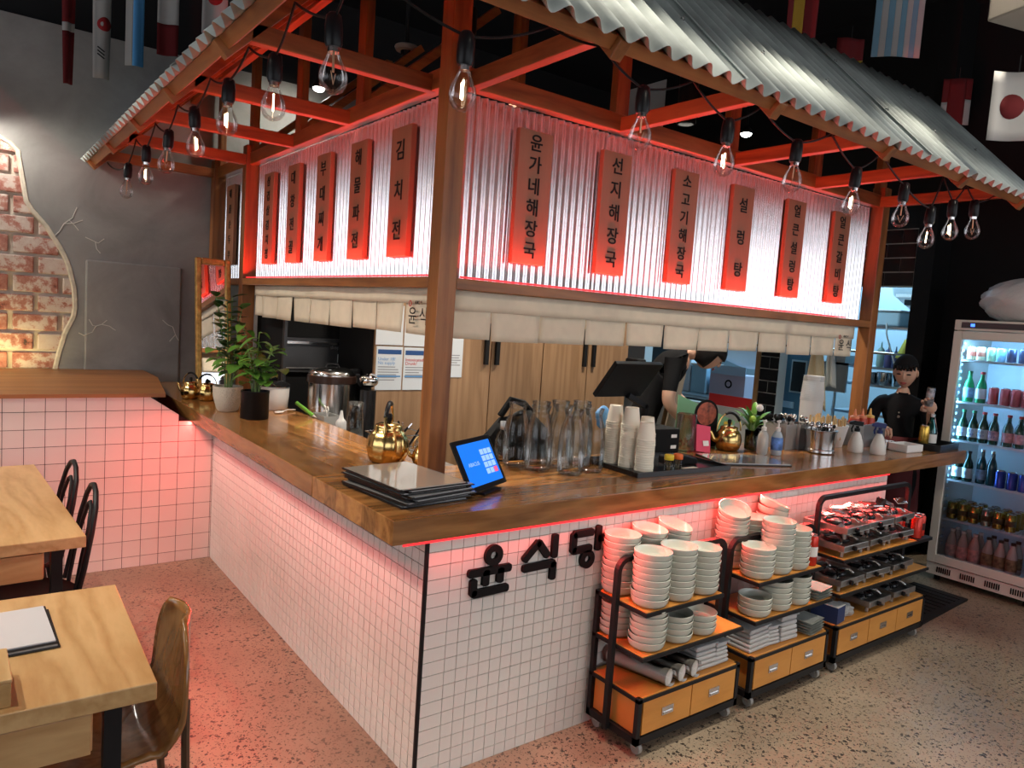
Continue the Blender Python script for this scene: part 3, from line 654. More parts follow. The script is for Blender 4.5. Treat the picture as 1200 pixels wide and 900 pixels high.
BOXW = wood('cutlery box pine', (.52, .33, .13), (.38, .21, .07), 'Y', 10, .5)
t = thing('cutlery_box', 'small pale pine box at the left edge of the nearest table', 'box', (-1.285, -.19, .75), .02)
MB().box(-.09, .09, -.085, .085, 0, .055).build('box_body', BOXW, t, bevel=.002)
MB().box(-.092, .092, -.087, .087, .056, .064).build('lid', TABLE, t, bevel=.002)
for i in range(10):
    tz = .7785 - 0
stk = [('%s black menu folder in the stack at the counter corner' % ORD[9 - i]) for i in range(9)]
for i in range(9):
    jx = random.uniform(-.010, .010); jy = random.uniform(-.012, .012); rz = .13 + random.uniform(-.05, .05)
    folder(stk[i].replace('topmost', 'topmost') if i else 'bottom black menu folder in the stack at the counter corner', (.075 + jx + (.012 if i % 2 else -.004), .305 + jy, .979 + i * .0078), rz, .150, .205, SHEETD if i < 8 else mat('top menu page', (.50, .43, .36), .08, coat=.9), 'stack of black menus on the counter corner', .0074)

# ------------------------------------------------------------------ tablet
t = thing('tablet', 'black tablet on a stand showing a blue keypad screen', 'tablet', (.386, .195, .979), .459)
SCR = mat('blue screen', (.01, .05, .2), .2, emit=(.010, .19, .95), es=1.0); KEYM = mat('keypad key', (.2, .3, .5), .3, emit=(.28, .48, .95), es=1.0); REDK = mat('red key', (.5, .05, .1), .3, emit=(.75, .10, .22), es=1.0)
R = Matrix.Rotation(-.506, 3, 'X')
def tl(x, y, z): return tuple(R @ Vector((x, y, z)) + Vector((0, 0, .016)))
def tbox(x0, x1, y0, y1, z0, z1, name, m, par=None, bevel=0):
    mb = MB(); mb.box(x0, x1, y0, y1, z0, z1); mb.v = [tl(*p) for p in mb.v]; return mb.build(name, m, par or t, bevel=bevel)
tbox(-.148, .148, -.004, .008, .0, .212, 'tablet_case', BLACKP, bevel=.004)
scn = tbox(-.125, .125, -.0055, -.0042, .020, .192, 'screen', SCR)
for r_ in range(4):
    for c_ in range(3):
        x = .022 + c_ * .031; z = .135 - r_ * .027
        tbox(x, x + .026, -.0064, -.0056, z, z + .022, 'key', REDK if (r_ == 3 and c_ == 2) else KEYM, scn)
obj('lettering', text_mesh('ABACUS', .022, KEYM, .0002), scn, tl(-.052, -.0062, .105), (PI / 2 - .506, 0, 0))
MB().box(-.07, .07, -.02, .10, 0, .010).build('stand_foot', BLACKP, t, bevel=.003)
MB().bar((0, .09, .008), (0, .075, .12), .05, .012, (0, 1, 0)).build('stand_arm', BLACKP, t)

# ------------------------------------------------------------------ kettles
def kettle(label, loc, rz, s, n=24, ribs=True, handle=True, grp=None, spout=True):
    t = thing('kettle', label, 'kettle', loc, rz, grp)
    prof = [(0, 0), (.055, 0), (.066, .006), (.076, .035), (.079, .065), (.072, .095), (.058, .115), (.050, .122), (.052, .128), (.050, .131)]
    mb = MB(); nn = 48
    mb.lathe([(r * s, z * s) for r, z in prof], nn)
    if ribs:
        mb.v = [(x * (1 + .03 * math.cos(12 * math.atan2(y, x))), y * (1 + .03 * math.cos(12 * math.atan2(y, x))), z) if .01 * s < z < .11 * s else (x, y, z) for x, y, z in mb.v]
    mb.build('kettle_body', GOLD, t, 'all')
    lid = MB().lathe([(.052 * s, .130 * s), (.050 * s, .137 * s), (.03 * s, .146 * s), (0, .149 * s)], 28).build('lid', GOLD, t, 'all')
    MB().lathe([(.008 * s, .147 * s), (.012 * s, .160 * s), (.012 * s, .176 * s), (.008 * s, .181 * s), (0, .181 * s)], 14).build('knob', BLACKP, lid, True)
    if spout: MB().tube([(.068 * s, 0, .05 * s), (.10 * s, 0, .065 * s), (.118 * s, 0, .10 * s), (.135 * s, 0, .122 * s)], .012 * s, 12, rr=[.018 * s, .014 * s, .011 * s, .010 * s]).build('spout', GOLD, t, 'all')
    if handle:
        pts = [(.078 * s * math.cos(a), 0, (.115 + .105 * math.sin(a)) * s) for a in [PI * i / 16 for i in range(17)]]
        h = MB().tube(pts, .0045 * s, 8).build('handle', GOLD, t, True)
        MB().tube(pts[6:14], .0085 * s, 8).build('grip', BLACKP, h, True)
    return t
kettle('large ribbed gold kettle with a black grip left of the corner post', (.275, .855, .979), .9, 1.22)
kettle('smaller gold kettle half hidden behind the corner post', (.392, .735, .979), 2.4, .62)
kettle('tiny gold kettle at the far left end of the counter', (-.045, 3.12, .979), 2.2, .80, grp=None)
kettle('tiny gold kettle tucked behind the white plant pot', (.035, 3.02, .979), -.5, .80)
kettle('gold kettle with a spout between the card terminal and the green plant', (2.36, .55, .979), 2.75, 1.0, ribs=False)
obj('lettering', text_mesh('TIM', .05, INK, .0004), bpy.data.objects['kettle.004'], (-.028, -.0765, .06), (PI / 2, 0, 0)) if False else None

# ------------------------------------------------------------------ plants at the far end
def leaf(mb, p, d, L, w, droop=.4, fold=.25, n=5):
    p = Vector(p); d = Vector(d).normalized(); side = d.cross(Vector((0, 0, 1)))
    side = side.normalized() if side.length > .05 else Vector((1, 0, 0)); up = side.cross(d).normalized()
    vs = []; fs = []
    for i in range(n + 1):
        u = i / n; c = p + d * (L * u) - Vector((0, 0, 1)) * droop * L * u * u; ww = w * math.sin(PI * min(1, u * .92 + .06)) ** .8
        if i == n: ww = .0005
        vs += [c - side * ww + up * fold * ww, c, c + side * ww + up * fold * ww]
    for i in range(n):
        a = 3 * i; fs += [(a, a + 3, a + 4, a + 1), (a + 1, a + 4, a + 5, a + 2)]
    mb.add(vs, fs)
def pot_plant(t, m_leaf, stems, z0, rnd, lf=(.05, .018), nl=9, droop=.3, wide=.12, hh=(.25, .4), start=.25):
    for i in range(stems):
        a = rnd.uniform(0, 2 * PI); h = rnd.uniform(*hh); wd = rnd.uniform(.3, 1.) * wide
        pts = [(.02 * math.cos(a) * (1 - u) + wd * math.cos(a) * u ** 1.6, .02 * math.sin(a) * (1 - u) + wd * math.sin(a) * u ** 1.6, z0 + h * u - .12 * wd * u * u) for u in [k / 6 for k in range(7)]]
        st = MB().tube(pts, .003, 5).build('stem', STEM, t, True)
        for k in range(nl):
            u = start + (1 - start) * k / max(1, nl - 1); j = min(5, int(u * 6)); f_ = u * 6 - j; P = Vector(pts[j]).lerp(Vector(pts[j + 1]), f_)
            an = a + (PI / 2) * (1 if k % 2 else -1) + rnd.uniform(-.5, .5)
            mb = MB(); leaf(mb, P, (math.cos(an), math.sin(an), rnd.uniform(.1, .6)), rnd.uniform(.8, 1.25) * lf[0], lf[1], droop); mb.build('leaf', m_leaf, st, 'all', fix=False)
POTW = mat('woven cream ceramic', (.62, .55, .45), .6, bump=.8, bscale=140)
t = thing('white_pot_plant', 'leafy green plant in a cream textured pot at the far counter end', 'potted plant', (.03, 2.52, .979))
MB().lathe([(0, 0), (.052, 0), (.064, .012), (.085, .09), (.089, .155), (.083, .155), (.078, .10), (0, .10)], 28).build('pot', POTW, t, True)
MB().lathe([(.079, .135), (0, .138)], 20).build('soil', mat('potting soil', (.03, .02, .012), .95, var=.4, vscale=40), t)
rp = random.Random(4)
pot_plant(t, LEAFD, 5, .13, rp, (.085, .030), 12, .1, .14, (.44, .58), .38)
pot_plant(t, LEAF, 7, .13, rp, (.125, .052), 4, .5, .15, (.18, .30), .55)
t = thing('black_pot_plant', 'small green plant in a ribbed black cylinder pot on the left counter', 'potted plant', (.095, 2.20, .979))
mb = MB(); mb.lathe([(0, 0), (.076, 0), (.079, .004), (.079, .150), (.081, .153), (.081, .165), (.073, .165), (.070, .12), (0, .12)], 64)
mb.v = [(x * (1 + .012 * math.cos(32 * math.atan2(y, x))), y * (1 + .012 * math.cos(32 * math.atan2(y, x))), z) if z < .15 else (x, y, z) for x, y, z in mb.v]
mb.build('pot', BLACKP, t, True)
MB().lathe([(.072, .14), (0, .143)], 20).build('soil', MATS['potting soil'], t)
pot_plant(t, LEAF, 8, .14, rp, (.105, .045), 4, .45, .14, (.14, .30), .45)
pot_plant(t, LEAF, 2, .14, rp, (.09, .03), 4, .8, .18, (.34, .42), .75)
# leaning mirror in a gilt frame
GILT = mat('gilt frame', (.50, .30, .09), .38, .75, var=.35, vscale=30, bump=.25, bscale=70)
t = thing('leaning_mirror', 'tall narrow gilt-framed mirror standing behind the plants', 'mirror', (.145, 3.27, .979), .03); t.scale = (.83, 1, .97)
tl_ = Matrix.Rotation(math.radians(-7), 3, 'X')
def fr(mb): mb.v = [tuple(tl_ @ Vector(p)) for p in mb.v]; return mb
for nm, b in (('frame_side', (-.145, -.098, -.02, .02, 0, 1.0)), ('frame_side', (.098, .145, -.02, .02, 0, 1.0)), ('frame_top', (-.098, .098, -.02, .02, .953, 1.0)), ('frame_bottom', (-.098, .098, -.02, .02, 0, .047))):
    fr(MB().box(*b)).build(nm, GILT, t, bevel=.01)
fr(MB().box(-.098, .098, 0, .008, .047, .953)).build('mirror_glass', mat('mirror glass', (.8, .82, .84), .02, 1.), t)
fr(MB().box(-.14, .14, .02, .026, .01, .99)).build('backing', BLACKM, t)

# ------------------------------------------------------------------ behind the bar, left
ZC = .979
t = thing('rice_cooker', 'white rice cooker with a dark lid behind the black plant pot', 'rice cooker', (.335, 2.57, ZC))
MB().lathe([(0, 0), (.075, 0), (.085, .01), (.093, .09), (.094, .15), (0, .15)], 28).build('cooker_body', WHITEP, t, True)
ld = MB().lathe([(.100, .150), (.102, .157), (.085, .172), (.04, .185), (0, .188)], 28).build('lid', BLACKSH, t, True)
MB().lathe([(.016, .184), (.022, .195), (.022, .207), (.015, .213), (0, .213)], 14).build('knob', BLACKP, ld, True)
t = thing('serving_spoon', 'white plastic serving spoon lying beside the black plant pot', 'spoon', (.30, 2.37, ZC), .5)
MB().ball((0, 0, .008), .03, 12, 8, (1.2, .8, .25)).build('bowl', WHITEP, t, True); MB().tube([(.03, 0, .009), (.09, .01, .014), (.15, .0, .010)], .004, 6).build('handle', WHITEP, t, True)
back = thing('back_bench', 'low dark work bench behind the left counter arm', 'bench', (.7, 1.9, 0))
MB().box(.455, .84, .75, 2.6, .82, .86).build('bench_top', STEELB, back, world=True)
for x in (.47, .80):
    for y in (.8, 2.5): MB().box(x, x + .03, y, y + .03, 0, .82).build('leg', STEELB, back, world=True)
MB().box(.46, .82, .78, 2.55, .25, .28).build('shelf', STEELB, back, world=True)
t = thing('steel_urn', 'large stainless steel soup warmer with a dark rim behind the left counter', 'urn', (.645, 2.385, .862))
MB().lathe([(0, 0), (.137, 0), (.147, .01), (.150, .31), (0, .31)], 36).build('urn_body', STEEL, t, True)
MB().lathe([(.152, .31), (.157, .315), (.157, .355), (.150, .36), (0, .36)], 36).build('rim', mat('dark brown plastic', (.03, .014, .010), .3), t, True)
ld = MB().lathe([(.148, .36), (.148, .372), (.13, .395), (.06, .41), (0, .412)], 36).build('lid', STEEL, t, True)
MB().tube([(-.045, 0, .405), (-.035, 0, .43), (.035, 0, .43), (.045, 0, .405)], .008, 8).build('handle', BLACKP, ld, True)
MB().box(.13, .19, -.03, .03, .33, .40).build('latch', BLACKP, t, bevel=.008)
t = thing('drink_dispenser', 'black drink dispenser head beside the steel urn', 'dispenser', (.75, 2.06, .862))
MB().cyl((0, 0, 0), (0, 0, .30), .05, n=18).build('dispenser_body', BLACKSH, t, True)
MB().ball((0, 0, .36), .062, 18, 10, (1, 1, .75)).build('dome', CHROME, t, 'all')
MB().tube([(-.05, 0, .33), (-.09, -.03, .36), (-.10, -.05, .40)], .012, 8).build('lever', BLACKP, t, True)
t = thing('utensil_bin', 'grey plastic bin with white scissors behind the left counter edge', 'bin', (.515, 2.13, .862))
mb = MB(); mb.box(-.055, .055, -.09, .09, 0, .006)
for b in ((-.055, -.05, -.09, .09), (.05, .055, -.09, .09), (-.05, .05, -.09, -.085), (-.05, .05, .085, .09)): mb.box(*b, .006, .14)
mb.build('bin_body', mat('grey plastic', (.40, .40, .38), .5), t)
tag(MB().tube([(.50, 2.09, .90), (.50, 2.095, 1.02)], .006, 8).tube([(.50, 2.095 + .017 * math.cos(a), 1.037 + .017 * math.sin(a)) for a in [2 * PI * i / 14 for i in range(14)]], .004, 6, True).tube([(.50, 2.135 + .017 * math.cos(a), 1.035 + .017 * math.sin(a)) for a in [2 * PI * i / 14 for i in range(14)]], .004, 6, True).build('scissors', WHITEP, None, True), 'white-handled scissors standing in the grey utensil bin', 'scissors')
GRN = mat('bright green plastic', (.18, .45, .06), .35)
t = thing('marker_pen', 'thick bright green marker pen leaning over the grey bin', 'pen', (.44, 2.16, ZC), 0)
MB().cyl((0, 0, .012), (-.06, .13, .075), .012, n=10).build('barrel', GRN, t, True); MB().cyl((0, 0, .012), (.012, -.025, .003), .008, .002, n=10).build('tip', WHITEP, t, True)
t = thing('squeeze_bottle', 'pale squeeze bottle in front of the steel urn', 'squeeze bottle', (.53, 1.95, .862))
MB().lathe([(0, 0), (.03, 0), (.032, .005), (.032, .12), (.022, .135), (.016, .14), (.006, .19), (.003, .19)], 18).build('bottle_body', FROST, t, True)
t = thing('glass_pitcher', 'clear ribbed glass pitcher behind the left counter edge', 'pitcher', (.55, 1.80, .862))
MB().lathe([(0, .004), (.05, .004), (.052, .02), (.047, .16), (.040, .21), (.045, .26), (.043, .26), (.038, .21), (.044, .16), (.048, .02), (0, .012)], 22).build('pitcher_body', CLEAR, t, 'all')
t = thing('wire_basket', 'wire basket of small utensils behind the gold kettle', 'basket', (.62, 1.42, .862))
mb = MB()
for z in (.02, .08, .14): mb.tube([(.14 * sx, .10 * sy, z) for sx, sy in ((-1, -1), (1, -1), (1, 1), (-1, 1))], .003, 5, True)
for i in range(8): a = 2 * PI * i / 8; mb.cyl((.12 * math.cos(a), .09 * math.sin(a), .02), (.13 * math.cos(a), .095 * math.sin(a), .14), .002, n=5)
mb.build('wire_frame', STEEL, t, True)
for i in range(9): MB().tube([(random.uniform(-.09, .09), random.uniform(-.06, .06), .03), (random.uniform(-.11, .11), random.uniform(-.08, .08), random.uniform(.15, .2))], .006, 6).build('utensil', STEEL if i % 2 else BLACKP, t, True)
# tall black refrigerator cabinet
DGR = mat('dark grey steel', (.055, .056, .06), .35, .5)
t = thing('black_cabinet', 'tall black undercounter appliance with steel trim strips behind the steel urn', 'appliance', (.67, 3.0, 0))
MB().box(.458, .92, 2.80, 3.35, 0, 1.95).build('cabinet_body', BLACKM, t, world=True)
MB().box(.455, .475, 2.765, 2.80, 0, 1.95).build('frame_post', DGR, t, world=True); MB().box(.905, .93, 2.765, 2.80, 0, 1.95).build('frame_post', DGR, t, world=True)
MB().box(.475, .905, 2.775, 2.80, 1.20, 1.435).build('drawer_front', DGR, t, world=True)
MB().box(.475, .905, 2.76, 2.776, 1.395, 1.412).build('trim_strip', CHROME, t, world=True); MB().box(.47, .86, 2.768, 2.776, 1.225, 1.233).build('trim_strip', STEELB, t, world=True)
obj('lettering', text_mesh('skope', .035, STEELB, .0004), t, Vector((.83, 2.774, 1.375)) - t.location, (PI / 2, 0, 0))
MB().box(.845, .89, 2.772, 2.775, 1.27, 1.33).build('energy_label', mat('white label', (.7, .75, .7), .6), t, world=True); MB().box(.855, .89, 2.770, 2.772, 1.30, 1.33).build('green_mark', GRN, t, world=True)
struct('trim_2', MB().box(.47, .56, 3.36, 3.5, 0, 2.6), mat('grey column paint', (.30, .30, .31), .6))
t = thing('light_switch', 'white switch box on the grey column behind the left post', 'switch', (.515, 3.34, 1.44))
MB().box(-.05, .045, 0, .02, -.05, .05).build('plate', WHITEP, t, bevel=.003); MB().cyl((.055, .0, 0), (.055, .02, 0), .012, n=10).build('knob', WHITEP, t, True)
# wood laminate cabinets with notices
cabs = [(.84, 1.295), (1.295, 1.76), (1.76, 2.24), (2.24, 2.70), (2.70, 3.15)]
for i, (a, b) in enumerate(cabs):
    t = thing('tall_cabinet', ['tall oak laminate cabinet behind the corner post with notices stuck on', 'tall oak laminate cabinet directly right of the corner post', 'tall oak laminate cabinet behind the water carafes', 'tall oak laminate cabinet left of the last pair of handles', 'tall oak laminate cabinet beside the kitchen doorway'][i], 'cabinet', ((a + b) / 2, 2.45, 0), 0, 'wood laminate cabinets behind the bar')
    MB().box(a, b, 2.215, 2.75, 0, 2.35).build('carcass', BLACKM, t, world=True)
    d = MB().box(a + .004, b - .004, 2.19, 2.213, .1, 2.33).build('door', CABW, t, world=True, bevel=.002)
    hx = {1: b - .05, 2: a + .045, 3: b - .045, 4: a + .05}.get(i)
    if hx: MB().box(hx - .015, hx + .015, 2.165, 2.189, 1.32, 1.62).build('handle', BLACK, d, world=False) if False else MB().box(hx - .015 - t.location[0], hx + .015 - t.location[0], 2.165 - t.location[1], 2.189 - t.location[1], 1.325, 1.62).build('handle', BLACK, d)
PAPER = mat('printed paper', (.62, .66, .70), .8); NAVY = mat('navy print', (.02, .07, .22), .7); BLUEP = mat('blue print', (.10, .28, .55), .7); GREYP = mat('grey print', (.25, .26, .28), .7)
def notice(label, x0, x1, z0, z1, head, hm, body):
    t = thing('notice', label, 'notice', (x0, 2.186, z0), 0, 'printed notices on the cabinet door')
    w = x1 - x0; h = z1 - z0
    MB().box(0, w, 0, .002, 0, h).build('paper', PAPER, t)
    if head:
        MB().box(.01, w - .01, -.0008, 0, h - .05, h - .02).build('header', NAVY, t)
        obj('headline', text_mesh(head, .030, hm, .0003, 'LEFT', .85), t, (.012, -.0006, h - .095), (PI / 2, 0, 0))
    for k in range(body): MB().box(.014, w * random.uniform(.6, .92), -.0006, 0, h * .52 - k * .017, h * .52 - k * .017 + .006).build('text_line', GREYP, t)
    if head and body > 3: MB().box(.01, w - .01, -.0006, 0, .085, .095).build('rule', BLUEP, t)
notice('notice headed Under 18 stuck low on the cabinet door', .855, 1.045, 1.145, 1.43, 'Under 18?\nNo supply', BLUEP, 6)
notice('notice headed Intoxicated beside the Under 18 notice', 1.055, 1.245, 1.145, 1.428, 'Intoxicated?\nDrunk?', REDINK, 5)
notice('upper left notice half hidden by the valance', .845, 1.04, 1.44, 1.70, None, None, 2)
notice('upper right notice half hidden by the valance', 1.05, 1.245, 1.437, 1.70, None, None, 2)
notice('narrow notice to the right of the corner post', 1.40, 1.515, 1.232, 1.52, None, None, 5)

# ------------------------------------------------------------------ things on the front counter
carm = MB().lathe([(0, .003), (.052, .003), (.058, .012), (.0615, .10), (.060, .17), (.052, .215), (.040, .250), (.0375, .268), (.046, .300), (.0445, .3005), (.0445, .297), (.0365, .268)], 26).mesh('carafe', CLEAR, 'all')
cars = [(.80, .58, 'clear glass carafe next to the small screw-top bottle'), (.845, .465, 'front-left clear glass carafe, nearest the tablet'), (.93, .335, 'foremost clear glass carafe of the cluster'), (1.065, .345, 'front clear glass carafe next to the paper cups'),
        (.955, .60, 'clear glass carafe in the back row, second from the left'), (.985, .47, 'clear glass carafe in the middle of the cluster'), (1.115, .485, 'clear glass carafe in the middle row on the right'), (1.09, .615, 'clear glass carafe in the back row behind the middle'), (1.21, .59, 'rearmost right clear glass carafe by the cup stacks')]
for x, y, lab in cars: tag(obj('glass_carafe', carm, None, (x, y, ZC)), lab, 'carafe', 'empty glass carafes on the counter')
t = thing('glass_bottle', 'small clear screw-top bottle beside the tablet', 'bottle', (.80, .69, ZC))
MB().lathe([(0, .003), (.036, .003), (.038, .01), (.038, .10), (.030, .125), (.014, .15), (.0135, .165), (.0115, .165), (.012, .15), (.027, .123), (.035, .10), (.035, .012), (0, .01)], 20).build('bottle_body', CLEAR, t, 'all')
MB().lathe([(.0145, .155), (.0155, .157), (.0155, .192), (.013, .195), (0, .195)], 16).build('cap', STEELB, t, True)
t = thing('black_bag', 'black crumpled bag behind the carafes', 'bag', (.98, .80, .862))
MB().ball((0, 0, .17), .17, 16, 10, (1.2, .6, 1), lambda x, y, z: (x * (1 + .15 * math.sin(7 * z + 3 * y)), y * (1 + .12 * math.sin(5 * x)), z * (1 + .1 * math.sin(6 * x)))).build('bag_body', BLACKM, t, True)
MB().tube([(-.12, 0, .32), (-.06, 0, .40), (.02, 0, .38), (.08, 0, .33)], .018, 8).build('strap', BLACKM, t, True)
# rear shelf carrying bag and terminals
t = thing('rear_shelf', 'dark lower work shelf behind the front counter', 'shelf', (2.2, .85, 0))
MB().box(.95, 3.1, .70, 1.02, .83, .86).build('shelf_top', STEELB, t, world=True)
for x in (1.0, 2.0, 3.0): MB().box(x, x + .04, .72, 1.0, 0, .83).build('leg', STEELB, t, world=True)
# cup tray and stacks
t = thing('cup_tray', 'black serving tray holding paper cups and toothpicks', 'tray', (1.52, .335, ZC), -.05)
MB().box(-.32, .32, -.19, .20, 0, .008).build('tray_base', BLACKSH, t)
mb = MB(); mb.box(-.32, .32, -.19, -.182, .008, .024); mb.box(-.32, .32, .192, .20, .008, .024); mb.box(-.32, -.312, -.182, .192, .008, .024); mb.box(.312, .32, -.182, .192, .008, .024); mb.build('tray_rim', BLACKSH, t)
cupm = MB().lathe([(0, .004), (.030, .004), (.031, 0), (.0425, .079), (.0455, .080), (.0455, .086), (.041, .086), (.030, .008), (0, .006)], 20).mesh('paper_cup', PAPERC, True)
bandm = None
stacks = [(1.315, .455, 19, 'back-left'), (1.32, .355, 19, 'front-left'), (1.325, .252, 14, 'front'), (1.415, .44, 18, 'rear'), (1.422, .34, 15, 'right-hand')]
for sx, sy, n, nm in stacks:
    for k in range(n):
        z = ZC + .009 + (n - 1 - k) * .0112
        o = obj('paper_cup', cupm, None, (sx + random.uniform(-.001, .001), sy + random.uniform(-.001, .001), z + .086), (PI, 0, random.uniform(0, 6)))
        if k >= n: o.location.z = z
        tag(o, '%s cream paper cup of the %s cup stack' % (ORD[k], nm), 'paper cup', 'nested paper cups on the tray')
BLUEPL = mat('blue plastic wrap', (.12, .35, .70), .3)
tag(MB().ball((1.33, .56, ZC + .22), .05, 12, 8, (.9, .6, 1.2), lambda x, y, z: (x * (1 + .2 * math.sin(5 * z)), y, z)).build('blue_wrapper', BLUEPL, None, True), 'crumpled light blue plastic wrapper behind the cup stacks', 'wrapper')
def jar(label, x, y, capc):
    t = thing('toothpick_jar', label, 'jar', (x, y, ZC + .009), 0, 'toothpick jars on the tray')
    MB().lathe([(0, .002), (.019, .002), (.021, .006), (.021, .058), (.019, .058), (.019, .008), (0, .006)], 18).build('jar_body', CLEAR, t, 'all')
    MB().lathe([(.0225, .056), (.0235, .058), (.0235, .078), (.021, .081), (0, .081)], 18).build('lid', capc, t, True)
    for k in range(7): a = k * .9; MB().cyl((.007 * math.cos(a), .007 * math.sin(a), .008), (.012 * math.cos(a + .8), .012 * math.sin(a + .8), .05), .0018, n=5).build('toothpick', mat('pale toothpick', (.62, .43, .2), .7), t)
jar('small toothpick jar with a yellow lid on the black tray', 1.435, .195, mat('yellow lid', (.75, .55, .03), .4))
jar('small toothpick jar with an orange lid on the black tray', 1.50, .195, mat('orange lid', (.80, .16, .03), .4))
tag(MB().obox((1.60, .19, ZC + .012), (.09, .05, .004)).build('paper_napkin', mat('napkin', (.75, .68, .58), .9), None), 'folded paper napkin on the black tray beside the orange jar', 'napkin')
# terminals and pos screen
t = thing('card_terminal', 'black card payment terminal lying on the tray end', 'card terminal', (1.66, .33, ZC + .009), -.3)
MB().prism([(-.09, 0), (.09, 0), (.09, .03), (.02, .045), (-.09, .035)], -.045, .045, lambda a, b, d: (a, d, b)).build('terminal_body', BLACKP, t, bevel=.006); MB().box(-.06, .01, -.03, .03, .040, .044).build('display', BLACKSH, t)
t = thing('receipt_printer', 'black receipt printer with two white stickers behind the toothpick jars', 'printer', (1.80, .62, ZC), -.1)
MB().box(-.11, .11, -.08, .08, 0, .145).build('printer_body', BLACKM, t, bevel=.008)
for dz in (.035, .095): MB().box(.045, .085, -.0815, -.08, dz, dz + .018).build('sticker', WHITEP, t)
t = thing('pos_screen', 'large black point-of-sale screen seen from behind above the cups', 'screen', (1.86, .86, .862), 0)
Rm = Matrix.Rotation(math.radians(38), 3, 'X') @ Matrix.Rotation(.0, 3, 'Z')
MB().obox((-.06, 0, .50), (.38, .03, .26), Rm).build('screen_housing', BLACKP, t, bevel=.006)
MB().box(-.02, .06, -.02, .08, .58, .62).build('mount', BLACKP, t, bevel=.01)
MB().bar((0, .05, .40), (.16, .05, .33), .03, .03).build('arm', BLACKP, t); MB().bar((.16, .05, .34), (.13, .05, 0), .03, .03, (0, 1, 0)).build('pole', BLACKP, t); MB().box(.02, .24, -.06, .15, 0, .015).build('foot', BLACKP, t)
# clear jar and pink leaflet
t = thing('tip_jar', 'clear plastic jar holding silver foil pieces beside the pink leaflet', 'jar', (2.03, .60, ZC))
MB().lathe([(0, .004), (.052, .004), (.055, .01), (.057, .215), (.053, .215), (.051, .014), (0, .012)], 22).build('jar_body', CLEAR, t, 'all')
for k in range(16): a = k * 2.4; r = .034 * math.sqrt(random.random()); MB().ball((r * math.cos(a), r * math.sin(a), .022 + .006 * (k % 9)), .011, 6, 4, (1.2, .9, .6)).build('foil_piece', CHROME, t)
PINK = mat('pink leaflet', (.70, .06, .13), .6)
t = thing('pink_leaflet', 'pink folded leaflet standing beside the clear jar', 'leaflet', (2.13, .55, ZC), -.2)
MB().obox((0, 0, .075), (.10, .003, .155), Matrix.Rotation(-.28, 3, 'X') @ Matrix.Rotation(.15, 3, 'Y')).build('front_leaf', PINK, t); MB().obox((0, .05, .07), (.10, .003, .15), Matrix.Rotation(.35, 3, 'X')).build('back_leaf', PINK, t); MB().obox((.01, -.014, .05), (.04, .002, .03), Matrix.Rotation(-.28, 3, 'X')).build('picture', WHITEP, t)
t = thing('food_poster', 'round-topped dark display card with a dish photo behind the gold kettle', 'display card', (2.28, .66, ZC), -.25)
MB().prism([(.085 * math.cos(a), .20 + .085 * math.sin(a)) for a in [PI * i / 16 for i in range(17)]] + [(-.085, 0), (.085, 0)], 0, .006, FRX).build('card', BLACKM, t)
MB().prism([(.07 * math.cos(a), .20 + .07 * math.sin(a)) for a in [2 * PI * i / 20 for i in range(20)]], -.002, 0, FRX).build('plate_photo', mat('dish photo', (.30, .07, .035), .5, var=.7, vscale=30), t)
# plant in a glass vase
t = thing('bamboo_plant', 'bushy green plant in a glass vase behind the hand pumps', 'potted plant', (2.52, .50, ZC))
MB().lathe([(0, .004), (.038, .004), (.040, .01), (.042, .12), (.038, .12), (.036, .014), (0, .012)], 18).build('vase', glass('amber glass', (.75, .62, .30), .03, 1.5), t, 'all')
rp2 = random.Random(8)
for k in range(26):
    a = rp2.uniform(0, 2 * PI); mb = MB(); h0 = rp2.uniform(.10, .20)
    leaf(mb, (.015 * math.cos(a), .015 * math.sin(a), h0), (math.cos(a), math.sin(a), rp2.uniform(.5, 2.2)), rp2.uniform(.12, .19), rp2.uniform(.012, .018), rp2.uniform(.2, .8)); mb.build('leaf', LEAF, t, 'all', fix=False)
for k in range(5): MB().tube([(.012 * math.cos(k), .012 * math.sin(k), .02), (.02 * math.cos(k), .02 * math.sin(k), .22)], .005, 6).build('stem', STEM, t, True)
MB().ball((-.05, -.03, .19), .022, 10, 8).build('green_fruit', mat('lime green', (.25, .42, .04), .4), t, True); MB().ball((-.02, -.05, .26), .022, 10, 6).build('flower', WHITEP, t, True)
# pump bottles
def pump(label, x, y, col, lab_m, liquid):
    t = thing('pump_bottle', label, 'pump bottle', (x, y, ZC), .3)
    MB().lathe([(0, 0), (.028, 0), (.031, .006), (.033, .06), (.030, .11), (.018, .135), (.012, .14), (0, .14)], 22).build('bottle_body', liquid, t, True)
    MB().lathe([(.0335, .03), (.0342, .032), (.0335, .10), (.032, .104)], 22).build('label_band', lab_m, t, True) if lab_m else None
    pm = MB().lathe([(.013, .138), (.014, .140), (.014, .16), (.005, .163), (.005, .188), (.012, .19), (.012, .20), (0, .201)], 14).build('pump', WHITEP, t, True)
    MB().tube([(0, 0, .196), (.025, 0, .198), (.036, 0, .188)], .005, 6).build('nozzle', WHITEP, pm, True)
LBL = mat('blue wave label', (.10, .22, .55), .4, var=.7, vscale=25)
pump('clear hand sanitiser pump bottle in front of the green plant', 2.45, .375, None, None, mat('clear gel', (.85, .88, .86), .15, trans=.6))
pump('blue-labelled soap pump bottle beside the menu on the counter', 2.53, .335, None, LBL, mat('pale gel', (.62, .75, .85), .15, trans=.4))
folder('single black menu folder lying on the front counter right of the tray', (2.13, .275, ZC), -.42, .215, .135, SHEETD, None, .012)
